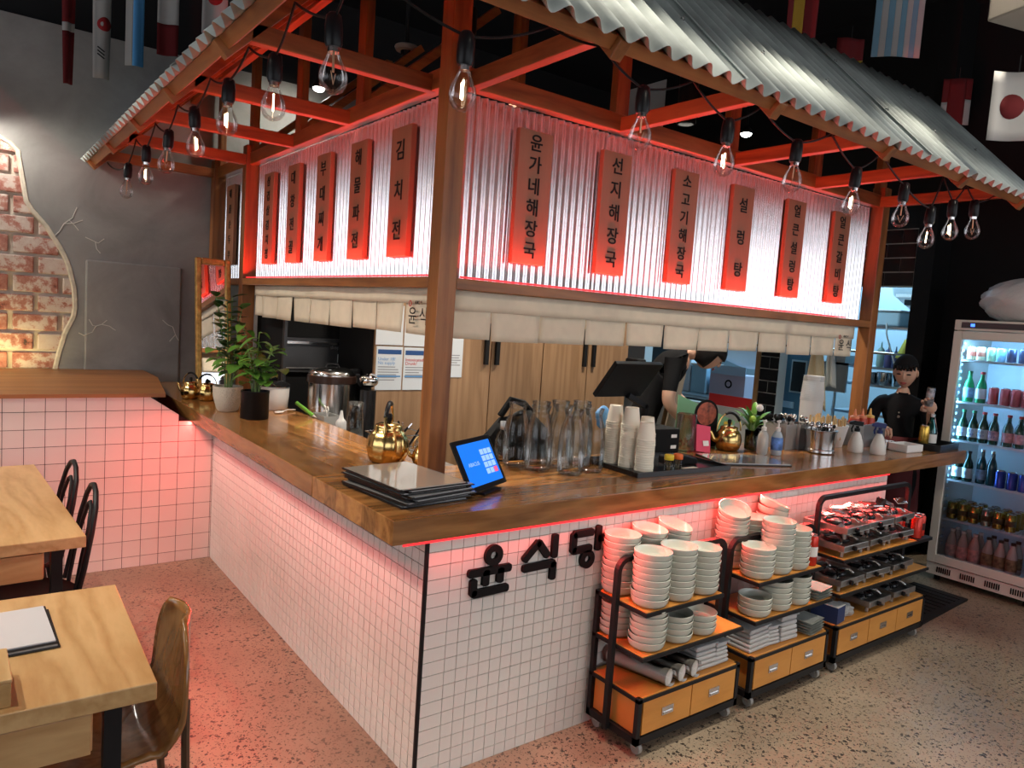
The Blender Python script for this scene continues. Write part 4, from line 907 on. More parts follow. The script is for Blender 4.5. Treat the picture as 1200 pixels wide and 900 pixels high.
# steel bins, cutlery pot
for i, (x, y, lab) in enumerate(((2.80, .50, 'first grey plastic cutlery bin behind the steel pot'), (2.93, .49, 'second grey plastic cutlery bin behind the steel pot'))):
    t = thing('cutlery_bin', lab, 'bin', (x, y, ZC), .05, 'cutlery bins')
    mb = MB(); mb.box(-.06, .06, -.08, .08, 0, .005)
    for b in ((-.06, -.056, -.08, .08), (.056, .06, -.08, .08), (-.056, .056, -.08, -.076), (-.056, .056, .076, .08)): mb.box(*b, .005, .155)
    mb.build('bin_body', mat('grey tub', (.30, .29, .28), .35), t)
    for k in range(12):
        a = random.uniform(-.05, .05); b = random.uniform(-.07, .07); mm = BLACKP if i == 0 else STEEL
        MB().tube([(a, b, .02), (a * 1.1, b * 1.1, .16)], .004, 5).ball((a * 1.15, b * 1.15, .185), .016, 8, 6, (.5, 1, 1.2)).build('spoon', mm, t, True)
t = thing('cutlery_pot', 'polished steel pot crammed with spoons and chopsticks', 'pot', (2.93, .30, ZC))
MB().lathe([(0, .002), (.085, .002), (.09, .006), (.09, .02), (.086, .024), (.092, .12), (.094, .135), (.100, .138), (.100, .142), (.090, .142), (.088, .12), (.082, .01), (0, .01)], 32).build('pot_body', STEEL, t, True)
for k in range(34):
    a = random.uniform(0, 2 * PI); r = .075 * math.sqrt(random.random()); b = random.uniform(.95, 1.35)
    mb = MB().tube([(r * .6 * math.cos(a), r * .6 * math.sin(a), .02), (r * b * math.cos(a), r * b * math.sin(a), .155)], .0032, 5)
    if k % 2: mb.ball((r * b * math.cos(a), r * b * math.sin(a), .168), .016, 8, 5, (1, .6, .8))
    mb.build('spoon' if k % 2 else 'chopstick', STEEL if k % 5 else BLACKP, t, True)
t = thing('chopstick_basket', 'white basket of paper-wrapped chopsticks and cups behind the spray bottles', 'basket', (3.28, .46, ZC))
MB().lathe([(0, 0), (.10, 0), (.125, .12), (.13, .14), (.12, .14), (0, .12)], 26).build('basket_body', WHITEP, t, True)
for k in range(30): a = 2 * PI * k / 30 + random.uniform(-.1, .1); r = random.uniform(.06, .115); MB().box(r * math.cos(a) - .006, r * math.cos(a) + .006, r * math.sin(a) - .004, r * math.sin(a) + .004, .05, random.uniform(.17, .205)).build('chopstick_packet', mat('kraft paper', (.55, .38, .18), .8), t)
t = thing('lid_stack', 'tall stack of clear plastic lids behind the chopstick basket', 'lids', (3.355, .635, ZC))
for k in range(14): MB().lathe([(.075 - .0008 * k, .27 + k * .012), (.078 - .0008 * k, .282 + k * .012), (.070, .283 + k * .012)], 22).build('lid', FROST, t, True)
MB().lathe([(0, 0), (.07, 0), (.075, .27), (0, .27)], 22).build('base_tub', FROST, t, True)
def spray(label, x, y, trig):
    t = thing('spray_bottle', label, 'spray bottle', (x, y, ZC), 2.4)
    MB().lathe([(0, 0), (.042, 0), (.046, .008), (.044, .05), (.028, .105), (.016, .125), (.014, .135), (0, .135)], 22).build('bottle_body', mat('translucent white plastic', (.72, .71, .66), .4), t, True)
    hd = MB().lathe([(.017, .13), (.017, .15), (.010, .153), (.010, .165), (0, .165)], 14).build('collar', trig, t, True)
    MB().prism([(-.03, .165), (.05, .172), (.05, .188), (.02, .198), (-.035, .192)], -.011, .011, FRX).build('trigger_head', trig, hd, bevel=.003); MB().tube([(.025, 0, .168), (.034, 0, .145), (.03, 0, .125)], .005, 6).build('trigger', trig, hd, True)
    return t
t = spray('white spray bottle with a black head and a small label', 3.215, .225, BLACKP); MB().box(-.02, .02, -.0475, -.045, .02, .045).build('sticker', WHITEP, t)
spray('white spray bottle with a dark blue trigger head', 3.30, .125, mat('navy plastic', (.01, .02, .12), .35))
t = thing('sauce_caddy', 'steel caddy of red sauce bottles left of the tall can', 'caddy', (3.60, .40, ZC), .05)
mb = MB(); mb.box(-.16, .16, -.09, .09, 0, .006)
for b in ((-.16, -.154, -.09, .09), (.154, .16, -.09, .09), (-.154, .154, -.09, -.084), (-.154, .154, .084, .09)): mb.box(*b, .006, .15)
mb.build('caddy_body', STEELB, t)
SAUCE = mat('red sauce bottle', (.45, .05, .025), .35)
for i, x in enumerate((3.50, 3.60, 3.70)):
    t = thing('sauce_bottle', ['left red sauce bottle in the steel caddy', 'middle red sauce bottle in the steel caddy', 'right red sauce bottle with yellow band in the caddy'][i], 'sauce bottle', (x, .40, ZC + .007), 0, 'sauce bottles in the caddy')
    MB().lathe([(0, 0), (.032, 0), (.034, .01), (.034, .16), (.028, .175), (0, .175)], 16).build('bottle_body', SAUCE, t, True); MB().lathe([(.030, .172), (.03, .185), (.012, .192), (.004, .235), (0, .235)], 14).build('nozzle', mat('salmon cap', (.75, .25, .12), .4) if i < 2 else mat('yellow cap', (.75, .45, .1), .4), t, True)
t = thing('shot_glasses', 'cluster of small chrome cups beside the white tub', 'cups', (3.62, .22, ZC))
for k in range(6): MB().lathe([(0, .003), (.016, .003), (.02, .05), (.018, .05), (.014, .006), (0, .006)], 14, ((k % 3) * .042 - .04, (k // 3) * .042, 0)).build('small_cup', CHROME, t, True)
t = thing('white_tub', 'shallow white plastic tub at the front edge of the counter', 'tub', (3.66, .125, ZC), -.1)
mb = MB(); mb.box(-.085, .085, -.06, .06, 0, .005); mb.box(-.09, .09, -.065, -.06, .005, .05); mb.box(-.09, .09, .06, .065, .005, .05); mb.box(-.09, -.085, -.06, .06, .005, .05); mb.box(.085, .09, -.06, .06, .005, .05); mb.build('tub_body', WHITEP, t, bevel=.002)
t = thing('serving_tray', 'black serving tray at the right end of the counter', 'tray', (4.03, .105, ZC), .08)
MB().box(-.17, .17, -.095, .10, 0, .01).build('tray_base', BLACKSH, t); mb = MB(); mb.box(-.17, .17, -.095, -.087, .01, .045); mb.box(-.17, .17, .092, .10, .01, .045); mb.box(-.17, -.162, -.087, .092, .01, .045); mb.box(.162, .17, -.087, .092, .01, .045); mb.build('tray_rim', BLACKSH, t)
t = thing('gold_can', 'tall gold beer can on the black tray', 'can', (3.915, .13, ZC + .011))
MB().lathe([(0, 0), (.026, 0), (.031, .008), (.031, .135), (.026, .148), (0, .147)], 20).build('can_body', mat('gold can', (.65, .42, .08), .25, .8), t, True); MB().lathe([(.027, .148), (.027, .151), (.024, .151), (.023, .149), (0, .149)], 20).build('can_top', STEEL, t, True)
t = thing('glass_jar', 'clear blue-green glass bottle on the tray in front of the woman', 'bottle', (4.0, .125, ZC + .011))
MB().lathe([(0, .003), (.036, .003), (.038, .01), (.038, .11), (.028, .15), (.016, .18), (.016, .215), (.013, .215), (.013, .18), (.025, .148), (.035, .108), (.035, .014), (0, .012)], 20).build('bottle_body', glass('sea green glass', (.45, .78, .80), .03, 1.5), t, 'all'); MB().lathe([(.0385, .03), (.039, .035), (.039, .085), (.0385, .09)], 20).build('label_band', WHITEP, t, True); MB().lathe([(.018, .205), (.018, .225), (0, .226)], 14).build('cap', STEEL, t, True)

# ------------------------------------------------------------------ trolleys along the counter front
YF, YB = -.305, -.022
def trolley(label, x0, x1, xs1, ut, drawers, ur, castx):
    t = thing('storage_trolley', label, 'trolley', ((x0 + x1) / 2, -.165, 0), 0, 'black framed plywood trolleys')
    b = lambda name, m, *q, **k: MB().box(*q).build(name, m, t, world=True, **k)
    b('cabinet', mat('orange ply side', (.58, .25, .05), .45, var=.08, vscale=5), x0 + .02, x1 - .02, YF + .012, YB - .012, .085, .232)
    b('cabinet_top', CARTW, x0 + .008, x1 - .008, YF + .006, YB - .006, .232, .245)
    for z0, z1, xe, in ((.392, .41, x1), (.569, .587, xs1)):
        b('shelf_frame', BLACK, x0, xe, YF, YB, z0, z1 - .003); b('shelf_board', CARTW, x0 + .008, xe - .008, YF + .008, YB - .008, z1 - .003, z1)
    n = drawers; w = (x1 - x0 - .05) / n
    for i in range(n):
        d = b('drawer', CARTW, x0 + .025 + i * w + .003, x0 + .025 + (i + 1) * w - .003, YF, YF + .014, .094, .226)
        cx = x0 + .025 + (i + .5) * w
        mb = MB().box(cx - .034, cx + .034, YF - .003, YF, .145, .178).box(cx - .026, cx + .026, YF - .006, YF - .003, .15, .158); mb.v = [(p[0] - t.location[0], p[1] - t.location[1], p[2]) for p in mb.v]; mb.build('pull', STEEL, d)
    mb = MB()
    for y in (YF, YB - .02):
        b('post', BLACK, x0, x0 + .02, y, y + .02, .055, .245); b('post', BLACK, x1 - .02, x1, y, y + .02, .055, .245)
    b('post', BLACK, x0, x0 + .02, YB - .02, YB, .245, .587)
    b('post', BLACK, x1 - .02, x1, YB - .02, YB, .245, .41)
    for y in (YF, YB - .018): b('rail', BLACK, x0, x1, y, y + .018, .055, .085); b('rail', BLACK, x0, x1, y, y + .018, .226, .240)
    for x in (x0, x1 - .018): b('side_rail', BLACK, x, x + .018, YF, YB, .055, .085); b('side_rail', BLACK, x, x + .018, YF, YB, .226, .240)
    # tall hoop
    yu = -.150; R = .05; pts = [(x0 - .012, yu, .06), (x0 - .012, yu, ut - R)]
    for k in range(1, 7): a = PI / 2 * k / 6; pts.append((x0 - .012 + R - R * math.cos(a), yu, ut - R + R * math.sin(a)))
    for k in range(7): a = PI / 2 * k / 6; pts.append((ur - R + R * math.sin(a), yu, ut - R + R * math.cos(a)))
    pts.append((ur, yu, .42)); pts.append((ur, yu, .06))
    h = MB(); h.tube(pts, .0155, 4); h.build('hoop', BLACK, t, world=True)
    for x in castx:
        for y in (YF + .03, YB - .03):
            c = MB().cyl((x - .009, y, .025), (x + .009, y, .025), .024, n=16).build('caster', mat('grey caster', (.30, .29, .27), .45), t, True, world=True)
            mb = MB().box(x - .014, x + .014, y - .010, y + .012, .03, .056); mb.v = [(p[0] - t.location[0], p[1] - t.location[1], p[2]) for p in mb.v]; mb.build('fork', STEELB, c)
    return t
trolley('nearest plywood trolley with two drawers, loaded with bowls', .80, 1.43, 1.27, .752, 2, 1.452, (.84, 1.39))
trolley('middle plywood trolley with two drawers, holding bowls and square dishes', 1.515, 2.145, 2.03, .735, 2, 2.172, (1.56, 2.10))
tr3 = trolley('far plywood trolley with three drawers, loaded with table burners', 2.215, 3.17, 3.0, .865, 3, 3.16, (2.26, 3.12))
MB().box(3.0, 3.17, YF, YB, .569, .587).build('black_shelf', BLACK, tr3, world=True)
# bowls
bowl = MB().lathe([(0, .0), (.055, .0), (.064, .004), (.072, .016), (.0755, .036), (.0735, .037), (.069, .018), (.060, .008), (0, .007)], 28).mesh('bowl', CERAM, True)
def bstack(x, y, z, n, where, tilt=None, pitch=.0255):
    for k in range(n):
        o = obj('ceramic_bowl', bowl, None, (x + random.uniform(-.002, .002), y + random.uniform(-.0015, .0015), z + k * pitch))
        if tilt and k >= n - tilt[0]: o.rotation_euler = (tilt[1] * (k - n + tilt[0] + 1) / tilt[0], tilt[2] * (k - n + tilt[0] + 1) / tilt[0], 0); o.location.z += .004 * (k - n + tilt[0] + 1)
        tag(o, '%s pale green bowl, %s' % (ORD[n - 1 - k], where), 'bowl', 'stacked pale green bowls')
z1, z2, z3 = .588, .411, .246
for x, n, w in ((.885, 8, 'front left'), (1.04, 8, 'front middle'), (1.195, 7, 'front right')): bstack(x, -.235, z1, n, '%s stack on nearest trolley top' % w)
bstack(.875, -.077, z1, 9, 'back left stack on nearest trolley top'); bstack(1.03, -.077, z1, 9, 'back middle stack on nearest trolley top', (2, .1, .06)); bstack(1.185, -.077, z1, 9, 'back right stack on nearest trolley top', (2, .22, .10))
for x, n, w in ((.895, 6, 'front left'), (1.055, 4, 'front middle'), (1.21, 3, 'front right')): bstack(x, -.232, z2, n, '%s stack on nearest trolley lower shelf' % w)
bstack(.885, -.077, z2, 5, 'back left stack on nearest trolley lower shelf')
for x, n, w in ((1.592, 5, 'front left'), (1.735, 9, 'front middle'), (1.875, 7, 'front right')): bstack(x, -.232, z1, n, '%s stack on middle trolley top' % w)
bstack(1.60, -.077, z1, 10, 'back left stack on middle trolley top', (3, .34, -.2)); bstack(1.755, -.077, z1, 8, 'back middle stack on middle trolley top'); bstack(1.91, -.077, z1, 10, 'back right stack on middle trolley top', (2, .2, .3))
for x, n, w in ((1.60, 3, 'front left'), (1.757, 5, 'front middle'), (1.913, 5, 'front right')): bstack(x, -.232, z2, n, '%s stack on middle trolley lower shelf' % w)
# square dishes
mb = MB(); a, b_ = .07, .055
mb.add([(-b_, -b_, .0), (b_, -b_, 0), (b_, b_, 0), (-b_, b_, 0), (-a, -a, .012), (a, -a, .012), (a, a, .012), (-a, a, .012), (-b_, -b_, .005), (b_, -b_, .005), (b_, b_, .005), (-b_, b_, .005)], [(3, 2, 1, 0), (0, 1, 5, 4), (1, 2, 6, 5), (2, 3, 7, 6), (3, 0, 4, 7), (4, 5, 9, 8), (5, 6, 10, 9), (6, 7, 11, 10), (7, 4, 8, 11), (8, 9, 10, 11)])
dish = mb.mesh('dish', CERDK)
for (x, z, n, w) in ((2.075, z2, 4, 'the lower shelf of the middle trolley'), (2.03, z3, 5, 'the bottom board of the middle trolley')):
    for k in range(n): tag(obj('square_dish', dish, None, (x, -.235, z + k * .0135), (0, 0, .1 + random.uniform(-.05, .05))), '%s grey square dish of the pile on %s' % (ORD[n - 1 - k], w), 'dish', 'small square dishes')
# sleeves of paper cups and plastic boxes
for i, (x, y) in enumerate(((.955, -.165), (1.034, -.165), (1.113, -.165))):
    t = thing('cup_sleeve', ['left clear plastic sleeve of white cups under the nearest trolley shelves', 'middle clear plastic sleeve of white cups under the nearest trolley shelves', 'right clear plastic sleeve of white cups under the nearest trolley shelves'][i], 'cup sleeve', (x, y, z3), .25, 'sleeves of cups')
    mb = MB(); prof = [(0, -.155), (.026, -.155), (.028, -.15)] + [(.0285 + .002 * (k % 2), -.15 + .012 * k) for k in range(22)] + [(.033, .12), (.0345, .125), (0, .125)]
    mb.lathe(prof, 18); mb.v = [(p[0], -p[2], p[1] + .036) for p in mb.v]; mb.build('cup_row', mat('white paper cup', (.72, .70, .66), .6), t, True)
    mb = MB(); mb.lathe([(.010, -.20), (.036, -.165), (.0362, .13), (.034, .14)], 18); mb.v = [(p[0] * (1 + .03 * math.sin(40 * p[2])), -p[2], p[1] + .037) for p in mb.v]; mb.build('plastic_film', glass('clear film', (.9, .88, .85), .12, 1.5), t, True)
    MB().box(-.02, .02, -.03, .05, .0735, .0745).build('print', GREYP, t)
for x, y, w, d, h, lab, g in ((1.245, -.21, .07, .06, .10, 'left translucent plastic box under the nearest trolley shelves', 0), (1.35, -.21, .045, .06, .09, 'right translucent plastic box under the nearest trolley shelves', 0), (1.62, -.20, .085, .07, .10, 'rounded translucent plastic tub under the middle trolley shelves', 0), (1.735, -.20, .045, .07, .085, 'low translucent box beside the rounded plastic tub', 0), (1.85, -.20, .065, .075, .115, 'pile of white plastic boxes under the middle trolley shelves', 0)):
    t = thing('plastic_box', lab, 'plastic box', (x, y, z3 + .001), random.uniform(-.08, .08))
    k = 5
    for i in range(k): MB().box(-w + .002 * i, w - .002 * i, -d + .002 * i, d - .002 * i, h * i / k, h * (i + .86) / k).build('tray', FROST, t, bevel=.006)
    MB().box(-w, w, -d, d, h, h + .006).build('lid', FROST, t, bevel=.003)
t = thing('carton', 'navy and white carton standing on the bottom board of the far trolley', 'carton', (2.275, -.215, z3), .12)
MB().box(-.045, .045, -.07, .07, 0, .085).build('carton_body', mat('navy card', (.02, .04, .12), .5), t); MB().box(.045, .047, -.07, .07, 0, .085).build('carton_end', WHITEP, t); MB().box(-.045, .045, -.07, .07, .085, .087).build('carton_lid', WHITEP, t)
t = thing('crumpled_bag', 'crumpled clear plastic bag beside the navy carton', 'plastic bag', (2.40, -.225, z3))
MB().ball((0, 0, .03), .055, 22, 14, (1.2, .9, .55), lambda x, y, z: (x * (1 + .18 * math.sin(11 * y + 5 * z)), y * (1 + .2 * math.sin(9 * x)), z * (1 + .25 * math.sin(13 * x + 7 * y)))).build('bag_film', mat('white film', (.75, .75, .74), .2, trans=.5), t)
def can(name, label, x, y, z, r, h, m, grp, ly=None):
    t = thing(name, label, 'can', (x, y, z), random.uniform(0, 6), grp)
    MB().lathe([(0, 0), (r * .85, 0), (r, h * .03), (r, h * .9), (r * .8, h * .97), (0, h * .97)], 18).build('can_body', m, t, True)
    MB().lathe([(r * .82, h * .965), (r * .82, h), (r * .74, h), (r * .72, h * .98), (0, h * .98)], 18).build('can_top', STEEL, t, True)
    if ly: MB().lathe([(r * 1.005, h * .3), (r * 1.012, h * .32), (r * 1.005, h * .62)], 18).build('label_band', ly, t, True)
    return t
can('gas_can', 'red canister at the right end of the middle trolley top', 1.985, -.26, z1, .027, .15, REDC, None, WHITEP)
for i, (x, y) in enumerate(((3.045, -.265), (3.115, -.25), (3.05, -.17), (3.12, -.15), (3.06, -.085))):
    can('gas_can', ['front left red canister at the end of the far trolley', 'front right red canister at the end of the far trolley', 'middle left red canister at the end of the far trolley', 'middle right red canister at the end of the far trolley', 'rearmost red canister at the end of the far trolley'][i], x, y, z1, .029, .125, REDC, 'red canisters on the far trolley', mat('dark band', (.05, .01, .01), .4) if i % 2 else None)
# table burners
TRAYM = mat('worn steel tray', (.42, .41, .39), .34, .9, var=.2, vscale=20)
def make_burner():
    t = thing('table_burner', '', 'burner', (0, 0, 0), 0, 'steel table burners on the far trolley')
    mb = MB(); w, d = .118, .118; mb.box(-w, w, -d, d, .03, .034)
    for q in ((-w, -w + .004, -d, d), (w - .004, w, -d, d), (-w + .004, w - .004, -d, -d + .004), (-w + .004, w - .004, d - .004, d)): mb.box(*q, .034, .062)
    mb.build('tray', TRAYM, t, bevel=.003)
    for sx in (-1, 1):
        for sy in (-1, 1): MB().cyl((sx * .092, sy * .092, 0), (sx * .092, sy * .092, .03), .009, n=8).build('leg', TRAYM, t)
    mb = MB().tube([(.062 * math.cos(a), .062 * math.sin(a), .060) for a in [2 * PI * i / 20 for i in range(20)]], .010, 8, True); mb.build('burner_ring', BLACKSH, t, True)
    for k in range(4):
        a = PI / 4 + k * PI / 2; ca, sa = math.cos(a), math.sin(a)
        MB().tube([(.11 * ca, .11 * sa, .062), (.085 * ca, .085 * sa, .082), (.03 * ca, .03 * sa, .080)], .0055, 6).build('pan_support', STEEL, t, True)
    MB().lathe([(0, .034), (.03, .034), (.034, .06), (.02, .07), (0, .07)], 16).build('burner_head', STEELB, t, True)
    MB().tube([(-.11, -.06, .05), (-.05, -.05, .058), (0, 0, .05)], .008, 6).build('gas_pipe', STEELB, t, True)
    MB().cyl((-.04, -.122, .047), (-.04, -.136, .047), .012, n=12).build('knob', BLACKP, t, True)
    return t
proto = make_burner(); first = True
for x, y, z, rz, lab in ((2.345, -.175, z1, 0, 'lower burner at the left end of the far trolley top'), (2.60, -.17, z1, .05, 'lower burner in the middle of the far trolley top'), (2.855, -.165, z1, -.04, 'lower burner at the right of the far trolley top'),
                  (2.345, -.175, z1 + .092, .03, 'upper burner at the left end of the far trolley top'), (2.60, -.17, z1 + .092, -.03, 'upper burner in the middle of the far trolley top'), (2.855, -.165, z1 + .092, .04, 'upper burner at the right of the far trolley top'),
                  (2.345, -.175, z2, .02, 'left burner on the lower shelf of the far trolley'), (2.62, -.17, z2, -.03, 'middle burner on the lower shelf of the far trolley'), (2.89, -.17, z2, .03, 'right burner on the lower shelf of the far trolley'),
                  (2.66, -.175, z3, .02, 'left burner on the bottom board of the far trolley'), (2.95, -.17, z3, -.02, 'right burner on the bottom board of the far trolley')):
    if first: o = proto; o.location = (x, y, z + .001); o.rotation_euler[2] = rz; o['label'] = lab; first = False
    else: dup(proto, (x, y, z + .001), rz, lab)
for k in range(10):      # loose grill pieces heaped on the upper burners
    x = 2.27 + .075 * k; t = MB().obox((0, 0, 0), (.09, .05, .006), Euler((random.uniform(-.5, .5), random.uniform(-.4, .4), random.uniform(0, 3))).to_matrix()).build('grill_plate', STEEL, None)
    t.location = (x, -.165 + random.uniform(-.05, .05), z1 + .195 + random.uniform(0, .014)); tag(t, '%s loose steel grill plate lying on the upper burners, counted from the left' % ['first', 'second', 'third', 'fourth', 'fifth', 'sixth', 'seventh', 'eighth', 'ninth', 'tenth'][k], 'grill plate', 'loose grill plates on the burners')
# floor mat
t = thing('floor_mat', 'black rubber floor mat in front of the drinks fridge', 'mat', (3.72, -.05, 0))
MB().prism([(3.26, -.24), (4.10, -.19), (4.10, .16), (3.40, .16)], .0, .012, FRZ).build('mat_sheet', RUBBER, t, world=True)
for i in range(9): MB().box(3.46 + i * .07, 3.475 + i * .07, -.17, .13, .012, .016).build('mat_rib', RUBBER, t, world=True)

# ------------------------------------------------------------------ drinks fridge
FX, FY0, FY1, FH = 4.30, -.50, .18, 1.87
fr_ = thing('drinks_fridge', 'white upright drinks fridge with a glass door and blue-lit shelves', 'fridge', (4.6, -.16, 0))
FW = mat('cream white enamel', (.66, .62, .56), .35); FI = mat('fridge liner', (.62, .68, .74), .4)
fb = lambda name, m, *q, par=None, **k: MB().box(*q).build(name, m, fr_, world=True, **k)
fb('side_panel', FW, FX + .05, 4.92, FY1 - .03, FY1, .05, FH); fb('side_panel', FW, FX + .05, 4.92, FY0, FY0 + .03, .05, FH)
fb('top_panel', FW, FX + .05, 4.92, FY0 + .03, FY1 - .03, FH - .10, FH); fb('back_panel', FI, 4.88, 4.92, FY0 + .03, FY1 - .03, .13, FH - .10); fb('floor_panel', FI, FX + .05, 4.88, FY0 + .03, FY1 - .03, .10, .145)
fb('header', FW, FX, FX + .05, FY0, FY1, FH - .072, FH, bevel=.004); hp = fb('display_strip', BLACKSH, FX - .004, FX, FY0 + .02, FY1 - .045, FH - .055, FH - .015, bevel=.002)
mb = MB().box(FX - .006, FX - .004, .05, .075, FH - .045, FH - .025); mb.v = [(p[0] - 4.6, p[1] + .16, p[2]) for p in mb.v]; mb.build('display_light', mat('blue led', (.05, .1, .6), .3, emit=(.03, .12, 1), es=4), hp)
for nm, q in (('door_stile', (FX, FX + .045, FY1 - .055, FY1, .135, FH - .078)), ('door_stile', (FX, FX + .045, FY0, FY0 + .055, .135, FH - .078)), ('door_rail', (FX, FX + .045, FY0 + .055, FY1 - .055, FH - .135, FH - .078)), ('door_rail', (FX, FX + .045, FY0 + .055, FY1 - .055, .135, .195))): fb(nm, FW, *q, bevel=.003)
fb('door_glass', glass('fridge door glass', (.97, .98, .99), .01, 1.35), FX + .018, FX + .024, FY0 + .055, FY1 - .055, .195, FH - .135)
kp = fb('kick_plate', FW, FX + .01, FX + .06, FY0, FY1, .045, .128, bevel=.003)
for g in range(4):
    for i in range(7):
        y = FY1 - .075 - g * .155 - i * .014; mb = MB().box(FX + .006, FX + .0105, y - .004, y + .003, .068, .108); mb.v = [(p[0] - 4.6, p[1] + .16, p[2]) for p in mb.v]; mb.build('vent_slot', BLACKM, kp)
for y in (FY0 + .06, FY1 - .06): MB().cyl((FX + .06, y - .012, .024), (FX + .06, y + .012, .024), .023, n=14).build('caster', BLACKP, fr_, True, world=True)
SHZ = (1.595, 1.30, 1.025, .738, .455)
for z in SHZ:
    mb = MB(); mb.box(FX + .065, FX + .075, FY0 + .035, FY1 - .035, z - .012, z); mb.box(4.84, 4.85, FY0 + .035, FY1 - .035, z - .012, z)
    for i in range(24): y = FY0 + .045 + i * .0256; mb.cyl((FX + .07, y, z - .003), (4.845, y, z - .003), .0022, n=5)
    mb.build('wire_shelf', mat('white wire', (.72, .74, .76), .35), fr_, world=True)
for i in range(30):
    z = .25 + i * .05; MB().box(FX + .10, FX + .13, FY1 - .042, FY1 - .03, z, z + .018).build('shelf_notch', FI, fr_, world=True)
area('fridge_lamp', (FX + .09, -.16, FH - .14), (.5, .03), 7, (.25, .60, 1.0), (.35, 0, -1), parent=fr_)
area('fridge_lamp', (FX + .06, FY1 - .045, 1.25), (.03, 1.0), 4, (.25, .60, 1.0), (.5, -1, 0), parent=fr_)
def bottle(name, label, x, y, z, prof, m, capm, labm=None, lz=None, grp=None, scale=1., letter=None):
    t = thing(name, label, 'bottle', (x, y, z), 0, grp)
    MB().lathe(prof, 16).build('bottle_body', m, t, True); r = prof[-2][0]; zt = prof[-1][1]
    MB().lathe([(r + .002, zt - .012), (r + .0025, zt - .010), (r + .0025, zt + .005), (0, zt + .006)], 12).build('cap', capm, t, True)
    if labm: rb = max(p[0] for p in prof) + .0008; o = MB().lathe([(rb, lz[0]), (rb + .0003, (lz[0] + lz[1]) / 2), (rb, lz[1])], 16).build('label_band', labm, t, True)
    if labm and letter: obj('lettering', text_mesh(letter, .024, NAVY, .0003), t, (-rb - .001, 0, (lz[0] + lz[1]) / 2), (PI / 2, 0, -PI / 2))
    return t
SOJU = [(0, 0), (.030, 0), (.0325, .006), (.0325, .11), (.028, .135), (.015, .165), (.0125, .205), (.013, .212), (0, .212)]
GRB = mat('green bottle glass', (.02, .28, .10), .1, coat=.5); DKB = mat('dark green bottle glass', (.006, .035, .018), .1, coat=.5); LABW = mat('white bottle label', (.70, .72, .72), .6); LABP = mat('pink bottle label', (.75, .35, .38), .6, var=.5, vscale=30); LABB = mat('blue bottle label', (.25, .45, .75), .6, var=.5, vscale=30); CAPG = mat('green cap', (.03, .16, .07), .35, .5); CAPR = mat('red cap', (.45, .05, .05), .35, .5)
xF = FX + .115
# top shelf: fruit drink cans in packs
FRC = mat('fruit can print', (.70, .66, .45), .3, .3, var=.4, vscale=22); BLC = mat('blue can print', (.25, .50, .72), .3, .3, var=.5, vscale=22); BKC = mat('dark can print', (.04, .05, .10), .3, .4, var=.5, vscale=20)
for i, y in enumerate((.095, .035, -.03, -.09, -.155, -.225)):
    c = can('drink_can', ['first cream fruit drink can on the top fridge shelf', 'second cream fruit drink can on the top fridge shelf', 'pale green drink can on the top fridge shelf', 'light blue drink can on the top fridge shelf', 'dark drink can on the top fridge shelf', 'second dark drink can on the top fridge shelf'][i], xF, y, SHZ[0] + .001, .028, .095, (FRC, FRC, mat('green can print', (.40, .62, .40), .3, .3, var=.4, vscale=22), BLC, BKC, BKC)[i], 'cans on the top fridge shelf', mat('coral seal', (.75, .22, .15), .4) if i < 2 else None)
for i, y in enumerate((.085, .005)): bottle('soju_bottle', ['left bright green bottle on the second fridge shelf', 'right bright green bottle on the second fridge shelf'][i], xF, y, SHZ[1] + .001, SOJU, GRB, CAPG if i == 0 else CAPR, LABB if i == 0 else LABW, (.03, .10), 'green bottles on the second fridge shelf')
for i, y in enumerate((-.075, -.145, -.21, -.275)): can('drink_can', ['leftmost red can on the second fridge shelf', 'second red can on the second fridge shelf', 'third red can on the second fridge shelf', 'fourth red can on the second fridge shelf'][i], xF, y, SHZ[1] + .001, .031, .12, mat('matt red can', (.42, .05, .05), .4), 'red cans on the second fridge shelf')
for i, y in enumerate((.095, .028, -.037, -.103, -.19, -.26)): bottle('soju_bottle', ['%s dark green labelled bottle from the left on the third fridge shelf' % w for w in ('first', 'second', 'third', 'fourth', 'fifth', 'sixth')][i], xF, y, SHZ[2] + .001, SOJU, DKB, CAPR if i > 1 else CAPG, LABW if i < 3 else LABP, (.03, .095), 'dark bottles on the third fridge shelf', letter='좋은\nDAY' if i < 4 else None)
for i, y in enumerate((.095, .028)): bottle('soju_bottle', ['left dark bottle with blue and white label on the fourth fridge shelf', 'right dark bottle with blue and white label on the fourth fridge shelf'][i], xF, y, SHZ[3] + .001, SOJU, DKB, BLACKP, LABW, (.025, .095), 'dark bottles on the fourth fridge shelf', letter='참')
TEAL = mat('dark teal glass', (.01, .05, .06), .1, coat=.5)
for i, y in enumerate((-.05, -.115)): bottle('beer_bottle', ['left teal bottle with silver cap on the fourth fridge shelf', 'right teal bottle with silver cap on the fourth fridge shelf'][i], xF + .02, y, SHZ[3] + .001, [(0, 0), (.028, 0), (.030, .006), (.030, .13), (.024, .16), (.013, .19), (.012, .235), (0, .235)], TEAL, STEEL, LABB if i == 0 else None, (.03, .10), 'teal bottles on the fourth fridge shelf')
for i, y in enumerate((-.18, -.25, -.32)): can('drink_can', ['leftmost navy blue can on the fourth fridge shelf', 'middle navy blue can on the fourth fridge shelf', 'rightmost navy blue can on the fourth fridge shelf'][i], xF, y, SHZ[3] + .001, .032, .12, mat('navy can', (.03, .05, .28), .3, .5), 'navy cans on the fourth fridge shelf')
GCAN = mat('gold beer can', (.50, .33, .07), .25, .85); SCAN = mat('champagne beer can', (.42, .38, .30), .25, .85)
